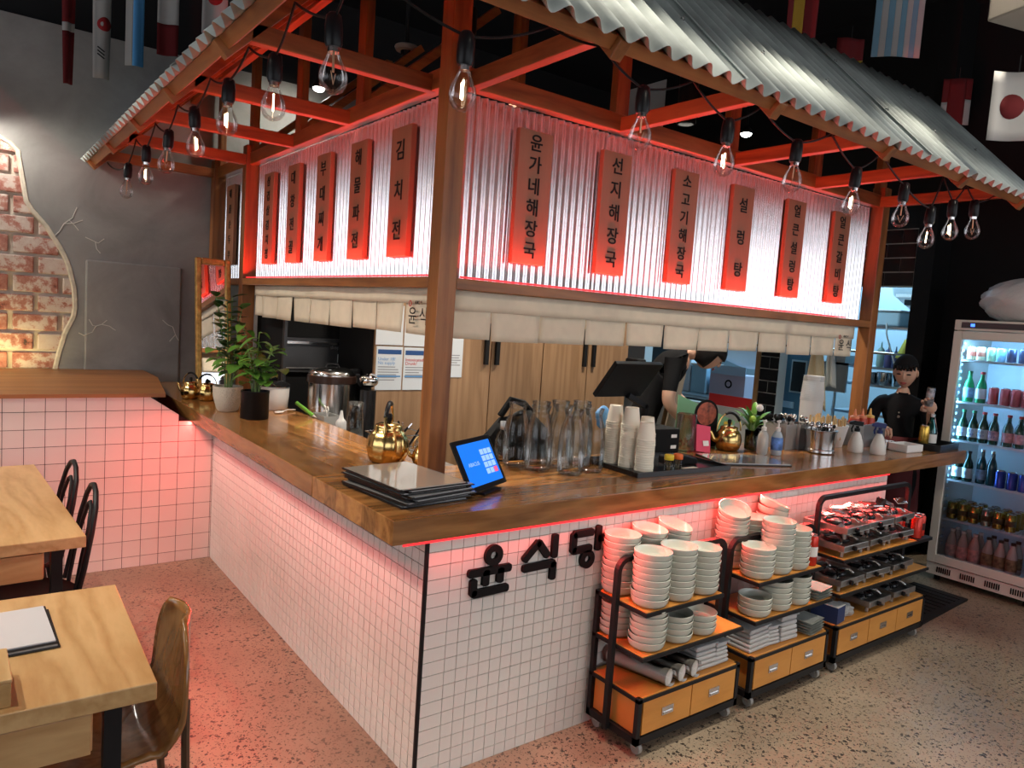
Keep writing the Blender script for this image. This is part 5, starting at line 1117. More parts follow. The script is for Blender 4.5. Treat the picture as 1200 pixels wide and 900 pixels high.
for r_ in range(3):
    for i, y in enumerate((.095, .025, -.045, -.125, -.20, -.275)): can('beer_can', '%s %s-row can from the left on the fifth fridge shelf' % (('first', 'second', 'third', 'fourth', 'fifth', 'sixth')[i], ('front', 'middle', 'back')[r_]), xF + r_ * .075, y, SHZ[4] + .001, .032, .122, SCAN if i == 3 else GCAN, 'gold beer cans on the fifth fridge shelf', mat('can print', (.10, .07, .03), .4, var=.8, vscale=30) if r_ == 0 else None)
MILK = mat('milky drink bottle', (.60, .53, .48), .25, coat=.3)
MK = [(0, .0), (.030, 0), (.034, .01), (.033, .05), (.035, .09), (.033, .14), (.022, .18), (.014, .205), (.0135, .225), (0, .225)]
for r_ in range(2):
    for i, y in enumerate((.085, .01, -.065, -.15, -.225, -.30)): bottle('rice_wine_bottle', '%s %s-row milky plastic bottle from the left on the fridge floor' % (('first', 'second', 'third', 'fourth', 'fifth', 'sixth')[i], ('front', 'back')[r_]), xF + .03 + r_ * .085, y, .147, MK, MILK, WHITEP if i < 3 else mat('brown cap', (.06, .035, .02), .4), mat('peach label', (.68, .42, .38), .6, var=.4, vscale=30) if i < 3 else mat('brown label', (.28, .19, .10), .6, var=.7, vscale=30), (.04, .12), 'milky bottles on the fridge floor')
# bubble wrap bundle on top
t = thing('plastic_bundle', 'translucent white plastic bag of packaging on top of the drinks fridge', 'bag', (4.55, -.18, FH))
rb = random.Random(3)
MB().ball((0, 0, .15), .2, 40, 26, (1.05, 1.5, .80), lambda x, y, z: (x * (1 + .05 * math.sin(17 * y + 9 * z)) , y * (1 + .05 * math.sin(15 * z + 8 * x)), max(-.9, z * (1 + .06 * math.sin(19 * x + 13 * y))) * (1.0 if z < 0 else .95))).build('bag_film', mat('cloudy plastic bag', (.72, .72, .71), .25, trans=.15, bump=.6, bscale=25), t, True)

# ------------------------------------------------------------------ kitchen behind the bar
KW = mat('kitchen dark wall', (.007, .007, .0075), .7)
struct('wall_right', MB().box(4.96, 5.08, -7, .56, 0, 4.3), KW)
kw = struct('wall_kitchen', MB().box(4.70, 4.82, .56, .68, 0, 4.3).box(4.70, 4.82, .68, 3.45, 2.13, 4.3).box(4.70, 4.82, 1.79, 1.985, 0, 2.13).box(4.70, 4.82, 1.985, 3.45, 0, .95).box(4.70, 4.82, .68, 1.79, 0, .86).box(4.70, 4.82, 3.45, 4.26, 0, 4.3), mat('pale grout wall', (.55, .55, .53), .8))
BT = mat('black subway tile', (.012, .012, .013), .18)
bt = MB().box(-.008, 0, -.112, .112, -.052, .052).mesh('black_tile', BT)
for r_ in range(4):      # tiles above the kitchen opening
    for c_ in range(13):
        y = .80 + c_ * .23 + (.115 if r_ % 2 else 0); z = 2.186 + r_ * .1125
        if y < 3.4 and z < 3.9: obj('black_tile', bt, kw, (4.70, y, z))
    if r_ % 2: obj('black_tile', bt, kw, (4.70, .7425, z)).scale = (1, .49, 1)
for r_ in range(19):      # the column between the openings
    z = .02 + .056 + r_ * .112
    if z < 2.1:
        if r_ % 2: obj('black_tile', bt, kw, (4.70, 1.90 - .015, z)).scale = (1, .84, 1)
        else:
            for y, k in ((1.838, .40), (1.935, .40)): obj('black_tile', bt, kw, (4.70, y, z)).scale = (1, k, 1)
struct('trim_3', MB().box(4.685, 4.83, 1.985, 2.03, .95, 2.13), wood('jamb timber', (.34, .19, .08), (.22, .11, .04), 'Z', 8, .5))
struct('trim_4', MB().box(4.685, 5.08, .545, .679, 0, 4.3), KW); struct('trim_5', MB().box(4.685, 4.699, .68, 3.45, 2.583, 4.3), KW)
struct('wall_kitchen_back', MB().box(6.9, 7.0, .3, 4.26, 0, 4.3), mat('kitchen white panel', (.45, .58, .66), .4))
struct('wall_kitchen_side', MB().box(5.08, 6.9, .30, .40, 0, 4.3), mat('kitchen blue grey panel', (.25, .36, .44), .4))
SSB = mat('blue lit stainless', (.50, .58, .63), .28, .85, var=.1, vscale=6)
t = thing('kitchen_bench', 'stainless kitchen bench seen through the serving window', 'bench', (5.2, 2.7, 0))
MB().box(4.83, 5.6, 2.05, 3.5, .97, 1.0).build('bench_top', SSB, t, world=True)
for y in (2.1, 3.45): MB().box(4.9, 4.94, y - .02, y + .02, 0, .97).build('leg', SSB, t, world=True)
t = thing('hanging_cloth', 'white cloth hanging across the kitchen serving window', 'cloth', (5.3, 2.7, 1.40))
MB().grid(lambda u, v: (5.3 + .015 * math.sin(9 * u), 2.44 + .75 * u, 1.56 - (.20 + .05 * math.sin(5 * u + 1)) * v), 24, 5).build('cloth_sheet', mat('white cloth', (.72, .76, .76), .85), t, 'all', world=True, fix=False, thick=.002)
MB().cyl((5.3, 2.40, 1.565), (5.3, 3.25, 1.565), .012, n=8).build('rail', mat('rail brown', (.28, .2, .13), .5), t, world=True)
t = thing('delivery_box', 'pale lilac carton with a dark ring mark in the serving window', 'carton', (5.25, 2.62, 1.0))
MB().box(5.1, 5.4, 2.42, 2.86, 1.0, 1.24).build('carton_body', mat('lilac card', (.52, .50, .60), .7), t, world=True); MB().box(5.095, 5.1, 2.42, 2.86, 1.235, 1.33).build('open_flap', mat('pale blue card', (.40, .58, .72), .7), t, world=True)
mb = MB(); ring(mb, (0, 0), .045, .028, -.001, .001, 18); o = mb.build('ring_mark', INK, t); o.rotation_euler = (0, 0, -PI / 2); o.location = Vector((5.098, 2.62, 1.14)) - t.location
for lab, y0, y1, z1_, c in (('pale blue plastic tub beside the lilac carton', 2.90, 3.10, 1.30, (.35, .62, .80)), ('white plastic crate at the left of the serving window', 3.12, 3.30, 1.42, (.62, .72, .80))):
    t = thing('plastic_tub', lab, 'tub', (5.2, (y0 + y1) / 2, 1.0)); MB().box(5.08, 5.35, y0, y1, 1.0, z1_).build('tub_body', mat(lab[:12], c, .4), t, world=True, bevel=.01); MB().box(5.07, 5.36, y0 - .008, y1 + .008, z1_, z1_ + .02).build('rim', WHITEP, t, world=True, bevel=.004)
t = thing('red_tray', 'red plastic tray of papers on the window sill', 'tray', (4.76, 2.28, .951))
MB().box(4.72, 4.81, 2.05, 2.55, .951, .96).build('tray_base', REDC, t, world=True); MB().box(4.715, 4.72, 2.05, 2.55, .951, 1.06).build('tray_front', mat('tray red', (.60, .04, .04), .4), t, world=True)
GB = mat('green folder', (.22, .48, .27), .5)
t = thing('green_folder', 'green folder board leaning behind the display card', 'folder', (2.50, .84, .862), -.35)
MB().prism([(-.20, 0), (.22, 0), (.22, .245), (-.20, .40)], 0, .012, FRX).build('folder_board', GB, t); MB().box(.14, .20, -.002, 0, .17, .24).build('yellow_note', mat('yellow note', (.65, .52, .05), .6), t)
t = thing('kitchen_door', 'blue-grey steel kitchen door with a dark glass window', 'door', (5.05, 1.72, 0))
BLD = mat('blue steel door', (.07, .19, .30), .35, .3)
MB().box(5.02, 5.07, 1.62, 1.99, .0, 2.05).build('door_leaf', BLD, t, world=True); MB().box(5.008, 5.02, 1.70, 1.86, 1.15, 1.46).build('window_frame', SSB, t, world=True); MB().box(5.004, 5.008, 1.715, 1.845, 1.165, 1.445).build('window_pane', BLACKSH, t, world=True); MB().box(5.004, 5.02, 1.80, 1.93, 1.00, 1.06).build('sticker', mat('sky sticker', (.35, .60, .80), .5), t, world=True)
def towel(label, y0, y1, z0, z1_, x, m, seed):
    t = thing('hanging_towel', label, 'towel', (x, (y0 + y1) / 2, z0))
    MB().grid(lambda u, v: (x + .02 * math.sin(11 * u + seed), (y0 + y1) / 2 + (u - .5) * (y1 - y0) * (.35 + .65 * (1 - v) ** .7) - .02 * (1 - v), z0 + .02 * math.sin(4 * u) * (1 - v) + (z1_ - z0) * v), 16, 10).build('towel_cloth', m, t, 'all', world=True, fix=False, thick=.008)
    return t
TWL = mat('cream towel', (.66, .58, .40), .95, bump=.5, bscale=200)
towel('long cream towel hanging left of the white lids', 1.25, 1.46, 1.06, 1.58, 4.58, TWL, 0); towel('narrow white towel hanging behind the cream towel', 1.22, 1.32, 1.26, 1.58, 4.64, mat('white towel', (.60, .62, .60), .95), 2)
tag(MB().cyl((4.60, .72, 1.59), (4.60, 1.79, 1.59), .010, n=8).cyl((4.60, .72, 1.59), (4.70, .66, 1.59), .008, n=6).cyl((4.60, 1.79, 1.59), (4.70, 1.82, 1.59), .008, n=6).build('towel_rail', STEEL, None, True), 'thin steel rail carrying the kitchen towels', 'rail')
t = thing('kitchen_rack', 'blue-lit stainless rack of trays and pots inside the kitchen', 'rack', (5.6, 1.1, 0))
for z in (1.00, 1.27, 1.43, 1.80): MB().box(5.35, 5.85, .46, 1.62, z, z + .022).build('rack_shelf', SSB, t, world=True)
for x, y in ((5.36, .48), (5.36, 1.60), (5.83, .48), (5.83, 1.60)): MB().cyl((x, y, 0), (x, y, 1.84), .014, n=8).build('rack_post', SSB, t, world=True)
for i, (y, h, c) in enumerate(((1.235, .20, (.50, .70, .60)), (1.165, .19, (.13, .13, .30)), (1.10, .17, (.10, .12, .25)))):
    t = thing('kitchen_bottle', ['pale green squeeze bottle on the kitchen rack', 'purple squeeze bottle on the kitchen rack', 'navy squeeze bottle on the kitchen rack'][i], 'bottle', (5.42, y, 1.453)); MB().lathe([(0, 0), (.03, 0), (.032, .01), (.032, h * .75), (.02, h * .85), (.008, h * .9), (.004, h * 1.15), (0, h * 1.15)], 14).build('bottle_body', mat(t['label'][:10], c, .4), t, True)
for i, (y, r, h) in enumerate(((1.33, .06, .10), (1.20, .07, .11), (1.05, .06, .10))):
    t = thing('kitchen_pot', ['left steel pot on the kitchen rack', 'middle steel pot on the kitchen rack', 'right steel pot on the kitchen rack'][i], 'pot', (5.47, y, 1.293), 0, 'steel pots on the kitchen rack'); MB().lathe([(0, 0), (r * .9, 0), (r, .01), (r, h), (r * 1.06, h + .004), (r * .95, h + .004), (r * .93, .01), (0, .01)], 18).build('pot_body', STEEL, t, True)
t = thing('food_tub', 'light blue plastic tub with lid on the kitchen rack', 'tub', (5.46, 1.02, 1.453)); MB().box(-.06, .06, -.10, .08, 0, .05).build('tub_body', mat('sky tub', (.30, .55, .85), .35), t, bevel=.006); MB().box(-.065, .065, -.105, .085, .05, .062).build('lid', WHITEP, t, bevel=.003)
t = thing('cooking_hood', 'grey steel extractor hood hanging in the kitchen', 'hood', (5.9, 1.0, 1.9))
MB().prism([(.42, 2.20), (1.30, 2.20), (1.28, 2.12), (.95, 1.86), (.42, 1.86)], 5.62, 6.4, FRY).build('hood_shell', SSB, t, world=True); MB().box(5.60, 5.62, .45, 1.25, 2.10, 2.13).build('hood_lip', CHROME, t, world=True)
for i in range(4): MB().box(5.61, 5.622, .55 + i * .17, .66 + i * .17, 2.03, 2.08).build('filter', BLACKM, t, world=True)
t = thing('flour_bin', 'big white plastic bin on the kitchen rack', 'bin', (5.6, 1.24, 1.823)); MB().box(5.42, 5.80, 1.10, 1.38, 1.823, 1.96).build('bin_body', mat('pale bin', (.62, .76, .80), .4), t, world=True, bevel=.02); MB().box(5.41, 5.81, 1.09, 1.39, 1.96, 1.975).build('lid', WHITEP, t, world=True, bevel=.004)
tag(MB().tube([(5.33, 1.17, 1.85), (5.31, 1.15, 1.75), (5.31, 1.10, 1.62), (5.32, 1.04, 1.45)], .007, 6).build('white_hose', WHITEP, None, True), 'thin white hose hanging in front of the kitchen rack', 'hose')
tag(MB().grid(lambda u, v: (5.34 + .01 * math.sin(8 * u), .93 + .14 * u * (1 - .5 * v), 1.52 + .17 * v + .03 * u), 8, 6).build('yellow_cloth', mat('yellow cloth', (.75, .68, .12), .9), None, 'all', fix=False, thick=.006), 'yellow cloth hanging at the right of the kitchen opening', 'cloth')
# wire ledge with blue tubs behind the valance end
t = thing('kitchen_shelf', 'blue-lit steel wall shelf left of the right end post', 'shelf', (5.3, 1.6, 1.4)); MB().box(5.1, 5.34, 1.36, 1.60, 1.45, 1.47).build('shelf_board', SSB, t, world=True); MB().box(5.12, 5.3, 1.40, 1.58, 1.47, 1.54).build('steel_tray', SSB, t, world=True); MB().box(5.10, 5.12, 1.36, 1.61, 1.20, 1.47).build('bracket', SSB, t, world=True)

# ------------------------------------------------------------------ people
def skin_body(name, label, cat, loc, J, E, mats, region, extra, root):
    me = bpy.data.meshes.new(name); names = list(J); me.from_pydata([J[k][0] for k in names], [(names.index(a), names.index(b)) for a, b in E], [])
    o = bpy.data.objects.new(name, me); COL.objects.link(o)
    o.modifiers.new('skin', 'SKIN'); sub = o.modifiers.new('sub', 'SUBSURF'); sub.levels = sub.render_levels = 2
    for i, k in enumerate(names):
        sv = me.skin_vertices[0].data[i]; r = J[k][1]; sv.radius = r if isinstance(r, tuple) else (r, r); sv.use_root = (k == root)
    dg = bpy.context.evaluated_depsgraph_get(); m2 = bpy.data.meshes.new_from_object(o.evaluated_get(dg)); bpy.data.objects.remove(o)
    b = MB(); b.add([tuple(v.co) for v in m2.vertices], [])
    vs = [v.co.copy() for v in m2.vertices]
    for p in m2.polygons:
        c = Vector((0, 0, 0))
        for i in p.vertices: c += vs[i]
        c /= len(p.vertices); b.f.append(tuple(p.vertices)); b.m.append(region(c))
    o0 = len(b.v); b.v += extra.v; b.f += [tuple(i + o0 for i in f) for f in extra.f]; b.m += extra.m
    ob = b.build(name, mats, None, 'all', fix=False); ob.location = loc
    return tag(ob, label, cat)
def head(mb, c, F, U=(0, 0, 1), skin=0, dark=3, lip=4, hair=2, s=1.):
    # F: facing direction; head half sizes .075 x .095 x .115
    F = Vector(F).normalized(); U = (Vector(U) - F * Vector(U).dot(F)).normalized(); R = F.cross(U); c = Vector(c)
    T = lambda x, y, z: tuple(c + s * (R * x + F * y + U * z))
    n0 = len(mb.v); mb.mi(skin)
    def shape(x, y, z):
        w = 1.0
        if z < -.1: w = 1 - .30 * min(1, (-z - .1) / .9) ** 1.3
        yy = y
        if y > .2 and z < 0: yy = y * (1 - .05)
        return (x * .074 * w, yy * .092 * (1 - .12 * max(0, -z)) , z * .112)
    mb.ball((0, 0, 0), 1, 22, 16, (1, 1, 1), shape); mb.v[n0:] = [T(*p) for p in mb.v[n0:]]
    def part(mi, fn):
        k = len(mb.v); mb.mi(mi); fn(); mb.v[k:] = [T(*p) for p in mb.v[k:]]
    part(skin, lambda: mb.ball((0, .093, -.018), .013, 8, 6, (.95, 1, .8))); part(skin, lambda: mb.tube([(0, .086, .024), (0, .094, .0), (0, .096, -.014)], .008, 6, rr=[.006, .008, .010]))
    for sx in (-1, 1):
        part(skin, lambda: mb.ball((sx * .076, -.005, -.005), .022, 8, 8, (.35, .75, 1.25)))
        part(dark, lambda: mb.ball((sx * .030, .0845, .008), .016, 10, 6, (1.1, .35, .36)))
        part(dark, lambda: mb.tube([(sx * .014, .090, .034), (sx * .032, .087, .039), (sx * .049, .076, .034)], .0035, 5))
    part(lip, lambda: mb.tube([(-.023, .079, -.056), (-.010, .087, -.053), (0, .086, -.055), (.010, .087, -.053), (.023, .079, -.056)], .005, 6, rr=[.002, .0055, .005, .0055, .002])); part(lip, lambda: mb.tube([(-.018, .081, -.060), (0, .086, -.064), (.018, .081, -.060)], .005, 6, rr=[.002, .006, .002]))
    return T
def finger_hand(mb, palm, d, up, curl, skin=0, s=1., side=1):
    d = Vector(d).normalized(); up = (Vector(up) - d * Vector(up).dot(d)).normalized(); r = d.cross(up); palm = Vector(palm); mb.mi(skin)
    n0 = len(mb.v); mb.ball((0, 0, 0), 1, 12, 8); mb.v[n0:] = [tuple(palm + r * (p[0] * .040 * s) + d * (p[1] * .048 * s) + up * (p[2] * .016 * s)) for p in mb.v[n0:]]
    for i, L in enumerate((.058, .068, .072, .064)):
        b = palm + r * ((i - 1.5) * .020 * s) + d * .040 * s; pts = [b]; a = .15
        for k, f in enumerate((.45, .32, .23)):
            a += curl * (.55 if k == 0 else .8); pts.append(pts[-1] + (d * math.cos(a) - up * math.sin(a)) * L * f * s)
        mb.tube(pts, .009 * s, 7, rr=[.0098 * s, .0092 * s, .0085 * s, .0065 * s])
    b = palm + r * (side * .034 * s) - d * .012 * s; mb.tube([b, b + r * side * .022 * s + d * .018 * s - up * .010 * s, b + r * side * .018 * s + d * .045 * s - up * .028 * s * (1 + curl), b + r * side * .006 * s + d * .062 * s - up * .040 * s * (1 + curl)], .010 * s, 7, rr=[.013 * s, .011 * s, .0095 * s, .007 * s])
# woman in black at the right end of the counter
PL = Vector((4.13, .40, 0)); F2 = Vector((-.86, -.50, 0)).normalized(); R2 = Vector((F2.y, -F2.x, 0))   # R2 points to her right-hand side
R2 = F2.cross(Vector((0, 0, 1)))
def w2(r, f, z): return tuple(R2 * r + F2 * f + Vector((0, 0, z)))
J = {'pel': (w2(0, -.01, .86), (.125, .10)), 'bel': (w2(0, -.01, 1.0), (.115, .09)), 'che': (w2(0, -.015, 1.15), (.125, .095)), 'ub': (w2(0, -.01, 1.245), (.105, .075)), 'nk': (w2(0, .0, 1.315), (.045, .045)), 'nk2': (w2(0, .012, 1.38), (.043, .043)),
     'sl': (w2(-.155, -.005, 1.235), .056), 'el': (w2(-.215, .03, 1.01), .043), 'wl': (w2(-.165, .215, 1.20), .028), 'hl': (w2(-.155, .235, 1.235), .025),
     'sr': (w2(.155, -.005, 1.235), .056), 'er': (w2(.215, .02, 1.02), .043), 'wr': (w2(.15, .19, 1.07), .028), 'hr': (w2(.135, .215, 1.085), .025),
     'hpl': (w2(-.085, 0, .80), .085), 'knl': (w2(-.09, .02, .46), .058), 'anl': (w2(-.09, -.02, .09), .040), 'tol': (w2(-.095, .10, .035), .034),
     'hpr': (w2(.085, 0, .80), .085), 'knr': (w2(.09, .02, .46), .058), 'anr': (w2(.09, -.02, .09), .040), 'tor': (w2(.095, .10, .035), .034)}
E = [('pel', 'bel'), ('bel', 'che'), ('che', 'ub'), ('ub', 'nk'), ('nk', 'nk2'), ('ub', 'sl'), ('sl', 'el'), ('el', 'wl'), ('wl', 'hl'), ('ub', 'sr'), ('sr', 'er'), ('er', 'wr'), ('wr', 'hr'), ('pel', 'hpl'), ('hpl', 'knl'), ('knl', 'anl'), ('anl', 'tol'), ('pel', 'hpr'), ('hpr', 'knr'), ('knr', 'anr'), ('anr', 'tor')]
def reg2(c):
    if c.z > 1.325 and abs(c.dot(R2)) < .08: return 0
    f = c.dot(F2); r = c.dot(R2)
    if f > .10 and abs(r) > .10 and c.z > .95: return 0
    return 1
ex = MB(); hc = w2(0, .03, 1.475); FH2 = Vector(F2) + Vector((0, 0, -.26)) + R2 * .22
head(ex, hc, FH2)
finger_hand(ex, w2(-.150, .262, 1.262), F2 * .25 + Vector((0, 0, .9)) + R2 * .5, F2 * -1, .75, side=1)
finger_hand(ex, w2(.125, .245, 1.085), F2 * .9 + R2 * -.3, Vector((0, 0, 1)), .6, side=-1)
p2 = skin_body('person', 'woman in black cap and black t-shirt behind the right end of the counter', 'person', PL, J, E, [SKIN, SHIRT, HAIR, mat('dark eye', (.02, .012, .01), .3), mat('lip', (.40, .09, .08), .4)], reg2, ex, 'pel')
def hair_cap(par, c, F, m, name, lo, grow, z0=-.2):
    F = Vector(F).normalized(); U = (Vector((0, 0, 1)) - F * F.z).normalized(); R = F.cross(U); c = Vector(c); mb = MB(); n0 = 0
    def sh(x, y, z): return (x * .074, y * .092, z * .112)
    mb.ball((0, 0, 0), 1, 22, 14, (1, 1, 1), sh); keep = []
    for f in mb.f:
        cx = sum(mb.v[i][1] for i in f) / len(f); cz = sum(mb.v[i][2] for i in f) / len(f)
        if lo(cx, cz): keep.append(f)
    mb.f = keep; mb.m = [0] * len(keep)
    mb.v = [tuple(c + (R * p[0] + F * p[1] + U * p[2]) * grow) for p in mb.v]
    return mb.build(name, m, par, 'all', thick=.010)
hair_cap(p2, hc, FH2, HAIR, 'hair', lambda y, z: (y < .01 and z > -.075) or z > .045, 1.06)
hair_cap(p2, hc, FH2, SHIRT, 'cap', lambda y, z: z > .058 or (y < -.02 and z > .03), 1.13)
Fh = FH2.normalized(); Uh = (Vector((0, 0, 1)) - Fh * Fh.z).normalized(); Rh = Fh.cross(Uh)
MB().grid(lambda u, v: tuple(Vector(hc) + Rh * ((u - .5) * .13 * (1 - .25 * v * v)) + Fh * (.090 + .022 * v - .055 * (2 * u - 1) ** 2) + Uh * (.072 + .004 * v - .01 * (2 * u - 1) ** 2)), 10, 4).build('cap_brim', SHIRT, p2, 'all', fix=False, thick=.004)
for k in range(7):
    a_ = (k - 3) * .019; MB().tube([tuple(Vector(hc) + Rh * a_ + Fh * (.088 - 4 * a_ * a_) + Uh * .070), tuple(Vector(hc) + Rh * a_ * 1.1 + Fh * (.096 - 6 * a_ * a_) + Uh * .052), tuple(Vector(hc) + Rh * a_ * 1.15 + Fh * (.094 - 7 * a_ * a_) + Uh * (.040 - .1 * abs(a_)))], .010, 6, rr=[.012, .011, .004]).build('fringe', HAIR, p2, True)
MB().grid(lambda u, v: w2((u - .5) * (.30 + .06 * v), .105 + .02 * math.cos((u - .5) * 5) - .07 * (2 * u - 1) ** 2, 1.02 - .62 * v), 10, 8).build('apron', MAROON, p2, 'all', fix=False, thick=.004)
MB().ball(w2(.02, .098, 1.16), .010, 8, 6).ball(w2(.02, .096, 1.19), .006, 8, 6).build('badge', mat('dull gold badge', (.4, .35, .28), .4, .5), p2, True)
t = thing('held_can', 'silver and black can held up in the hand of the woman', 'can', PL + Vector(w2(-.135, .285, 1.27)), 0)
MB().lathe([(0, 0), (.022, 0), (.026, .006), (.026, .115), (.021, .128), (0, .127)], 18).build('can_body', mat('black and white can', (.35, .35, .38), .3, .4, var=.95, vscale=24), t, True); MB().lathe([(.022, .126), (.022, .131), (.018, .131), (0, .129)], 16).build('can_top', STEEL, t, True)
t.rotation_euler = (.12, -.15, 0)
# man in black bending over behind the bar
P1 = Vector((2.80, 1.45, 0)); F1 = Vector((.72, -.70, 0)).normalized(); R1 = F1.cross(Vector((0, 0, 1)))
def w1(r, f, z): return tuple(R1 * r + F1 * f + Vector((0, 0, z)))
J = {'pel': (w1(0, -.18, .98), (.15, .125)), 'bel': (w1(0, -.12, 1.14), (.145, .115)), 'che': (w1(0, -.03, 1.32), (.155, .12)), 'ub': (w1(0, .05, 1.44), (.13, .095)), 'nk': (w1(0, .135, 1.495), (.056, .056)), 'nk2': (w1(0, .20, 1.515), (.052, .052)),
     'sl': (w1(-.19, .03, 1.42), .068), 'el': (w1(-.24, .10, 1.16), .048), 'wl': (w1(-.14, .30, 1.04), .033), 'hl': (w1(-.12, .33, 1.03), .028),
     'sr': (w1(.19, .03, 1.42), .068), 'er': (w1(.25, .0, 1.16), .048), 'wr': (w1(.16, .18, .985), .033), 'hr': (w1(.15, .21, .975), .028),
     'hpl': (w1(-.10, -.17, .90), .10), 'knl': (w1(-.10, -.10, .48), .066), 'anl': (w1(-.10, -.16, .10), .046), 'tol': (w1(-.10, -.02, .04), .04),
     'hpr': (w1(.10, -.17, .90), .10), 'knr': (w1(.10, -.10, .48), .066), 'anr': (w1(.10, -.16, .10), .046), 'tor': (w1(.10, -.02, .04), .04)}
def reg1(c):
    r = abs(c.dot(R1)); f = c.dot(F1)
    if f > .125 and c.z > 1.40: return 0
    if c.z < 1.24 and (r > .165 or (f > .12 and c.z > .94)): return 0
    return 1
ex = MB(); h1 = w1(0, .295, 1.50); FH1 = F1 * .75 + Vector((0, 0, -.62)); U1 = F1 * .6 + Vector((0, 0, .8))
head(ex, h1, FH1, U1)
finger_hand(ex, w1(-.11, .37, 1.02), F1 * .9 + Vector((0, 0, -.2)), Vector((0, 0, 1)), .6, s=1.05, side=1)
finger_hand(ex, w1(.14, .25, .965), F1 * .9 + Vector((0, 0, -.2)), Vector((0, 0, 1)), .6, s=1.05, side=-1)
p1 = skin_body('person', 'person in black t-shirt and beige apron bending down behind the point-of-sale screen', 'person', P1, J, E, [SKIN, SHIRT, HAIR, MATS['dark eye'], MATS['lip']], reg1, ex, 'pel')
def hair_cap2(par, c, F, U, m, name, lo, grow):
    F = Vector(F).normalized(); U = (Vector(U) - F * Vector(U).dot(F)).normalized(); R = F.cross(U); c = Vector(c); mb = MB()
    mb.ball((0, 0, 0), 1, 22, 14, (1, 1, 1), lambda x, y, z: (x * .078, y * .094, z * .114)); keep = []
    for f in mb.f:
        cy = sum(mb.v[i][1] for i in f) / len(f); cz = sum(mb.v[i][2] for i in f) / len(f)
        if lo(cy, cz): keep.append(f)
    mb.f = keep; mb.m = [0] * len(keep); mb.v = [tuple(c + (R * p[0] + F * p[1] + U * p[2]) * grow) for p in mb.v]
    return mb.build(name, m, par, 'all', thick=.010)
hair_cap2(p1, h1, FH1, U1, HAIR, 'hair', lambda y, z: (y < .015 and z > -.09) or z > .02, 1.10)
MB().grid(lambda u, v: w1((u - .5) * (.26 + .08 * v), -.02 + .135 * (1 - v) + .02 * math.cos((u - .5) * 4) - .05 * (2 * u - 1) ** 2 + .05 * v, 1.36 - .62 * v), 10, 10).build('apron', APRON, p1, 'all', fix=False, thick=.004)
for sx in (-1, 1): MB().tube([w1(sx * .10, .11, 1.36), w1(sx * .09, .13, 1.44), w1(sx * .06, .05, 1.54)], .006, 5).build('apron_strap', APRON, p1, True)

# ------------------------------------------------------------------ flags and ceiling fittings
FLAGC = {'w': mat('flag white', (.40, .39, .375), .9), 'r': mat('flag red', (.30, .015, .018), .9), 'b': mat('flag sky blue', (.10, .36, .72), .85), 'y': mat('flag yellow', (.32, .19, .015), .9), 'k': mat('flag black', (.02, .02, .02), .85), 'd': mat('flag dark red', (.13, .008, .010), .9), 'n': mat('flag navy', (.03, .05, .25), .85), 'lb': mat('flag pale blue', (.16, .30, .40), .9)}
def flag(label, c, w, h, rz, cells, emblem=None, twist=0.):
    # cells: list of (u0,u1,v0,v1,colour) covering the hanging cloth, v from bottom
    t = thing('hanging_flag', label, 'flag', (c[0], c[1], c[2]), rz, 'flags strung under the ceiling')
    ph = random.uniform(0, 6)
    def F(u, v): 
        a = twist * (1 - v); x = (u - .5) * w; return (x * math.cos(a), x * math.sin(a) + .012 * math.sin(6 * u + ph), v * h + .015 * (u - .5))
    for u0, u1, v0, v1, m in cells:
        MB().grid(lambda a, b: F(u0 + (u1 - u0) * a, v0 + (v1 - v0) * b), 6, 6).build('flag_panel', FLAGC[m], t, 'all', fix=False, thick=.0015)
    if emblem:
        eu, ev, er, m = emblem
        mb = MB(); n = 20; vs = [tuple(Vector(F(eu, ev)) + Vector((0, -.003, 0)))] + [tuple(Vector(F(eu + er / w * math.cos(2 * PI * i / n), ev + er / h * math.sin(2 * PI * i / n))) + Vector((0, -.003, 0))) for i in range(n)]
        mb.add(vs, [(0, 1 + i, 1 + (i + 1) % n) for i in range(n)]); mb.build('emblem', FLAGC[m], t, 'all', fix=False, thick=.001)
    MB().cyl((0, 0, h), (0, 0, h + .08), .003, n=5).build('cord', FLAGC['k'], t)
    return t
flag('narrow dark red and white flag at the far left', (-.735, 3.6, 2.98), .085, .60, .3, [(0, 1, .0, .55, 'd'), (0, 1, .55, .64, 'w'), (0, 1, .64, 1, 'd')], None, .5)
fk = flag('white flag with red and blue circle and black bars, hanging on the left', (-.545, 3.6, 3.06), .115, .56, .2, [(0, 1, 0, 1, 'w')], (.6, .62, .045, 'r'), .3)
for k in range(3): MB().obox((-.01, -.012, .14 + .022 * k), (.05, .003, .008), Matrix.Rotation(.5, 3, 'Y')).build('bar_mark', FLAGC['k'], fk)
flag('vertical white and sky blue flag hanging on the left', (-.35, 3.6, 3.19), .115, .52, .1, [(0, .35, 0, 1, 'w'), (.35, 1, 0, 1, 'b')])
flag('white over dark red flag hanging on the left', (-.15, 3.6, 3.31), .135, .50, 0, [(0, 1, 0, .42, 'd'), (0, 1, .42, 1, 'w')])
flag('white flag with a red disc above the left eave', (.155, 3.6, 3.53), .17, .42, -.08, [(0, 1, 0, 1, 'w')], (.5, .62, .052, 'r'))
FY = .62
flag('red and white striped flag behind the roof top', (2.02, FY, 3.36), .18, .45, -.64, [(i / 7, (i + 1) / 7, 0, .45, 'r' if i % 2 else 'w') for i in range(7)] + [(0, 1, .45, 1, 'w')])
flag('yellow and dark red flag drooping behind the roof', (2.78, FY, 3.30), .19, .62, -.64, [(0, .2, 0, 1, 'd'), (.2, .58, 0, 1, 'y'), (.58, 1, 0, 1, 'd')], None, .2)
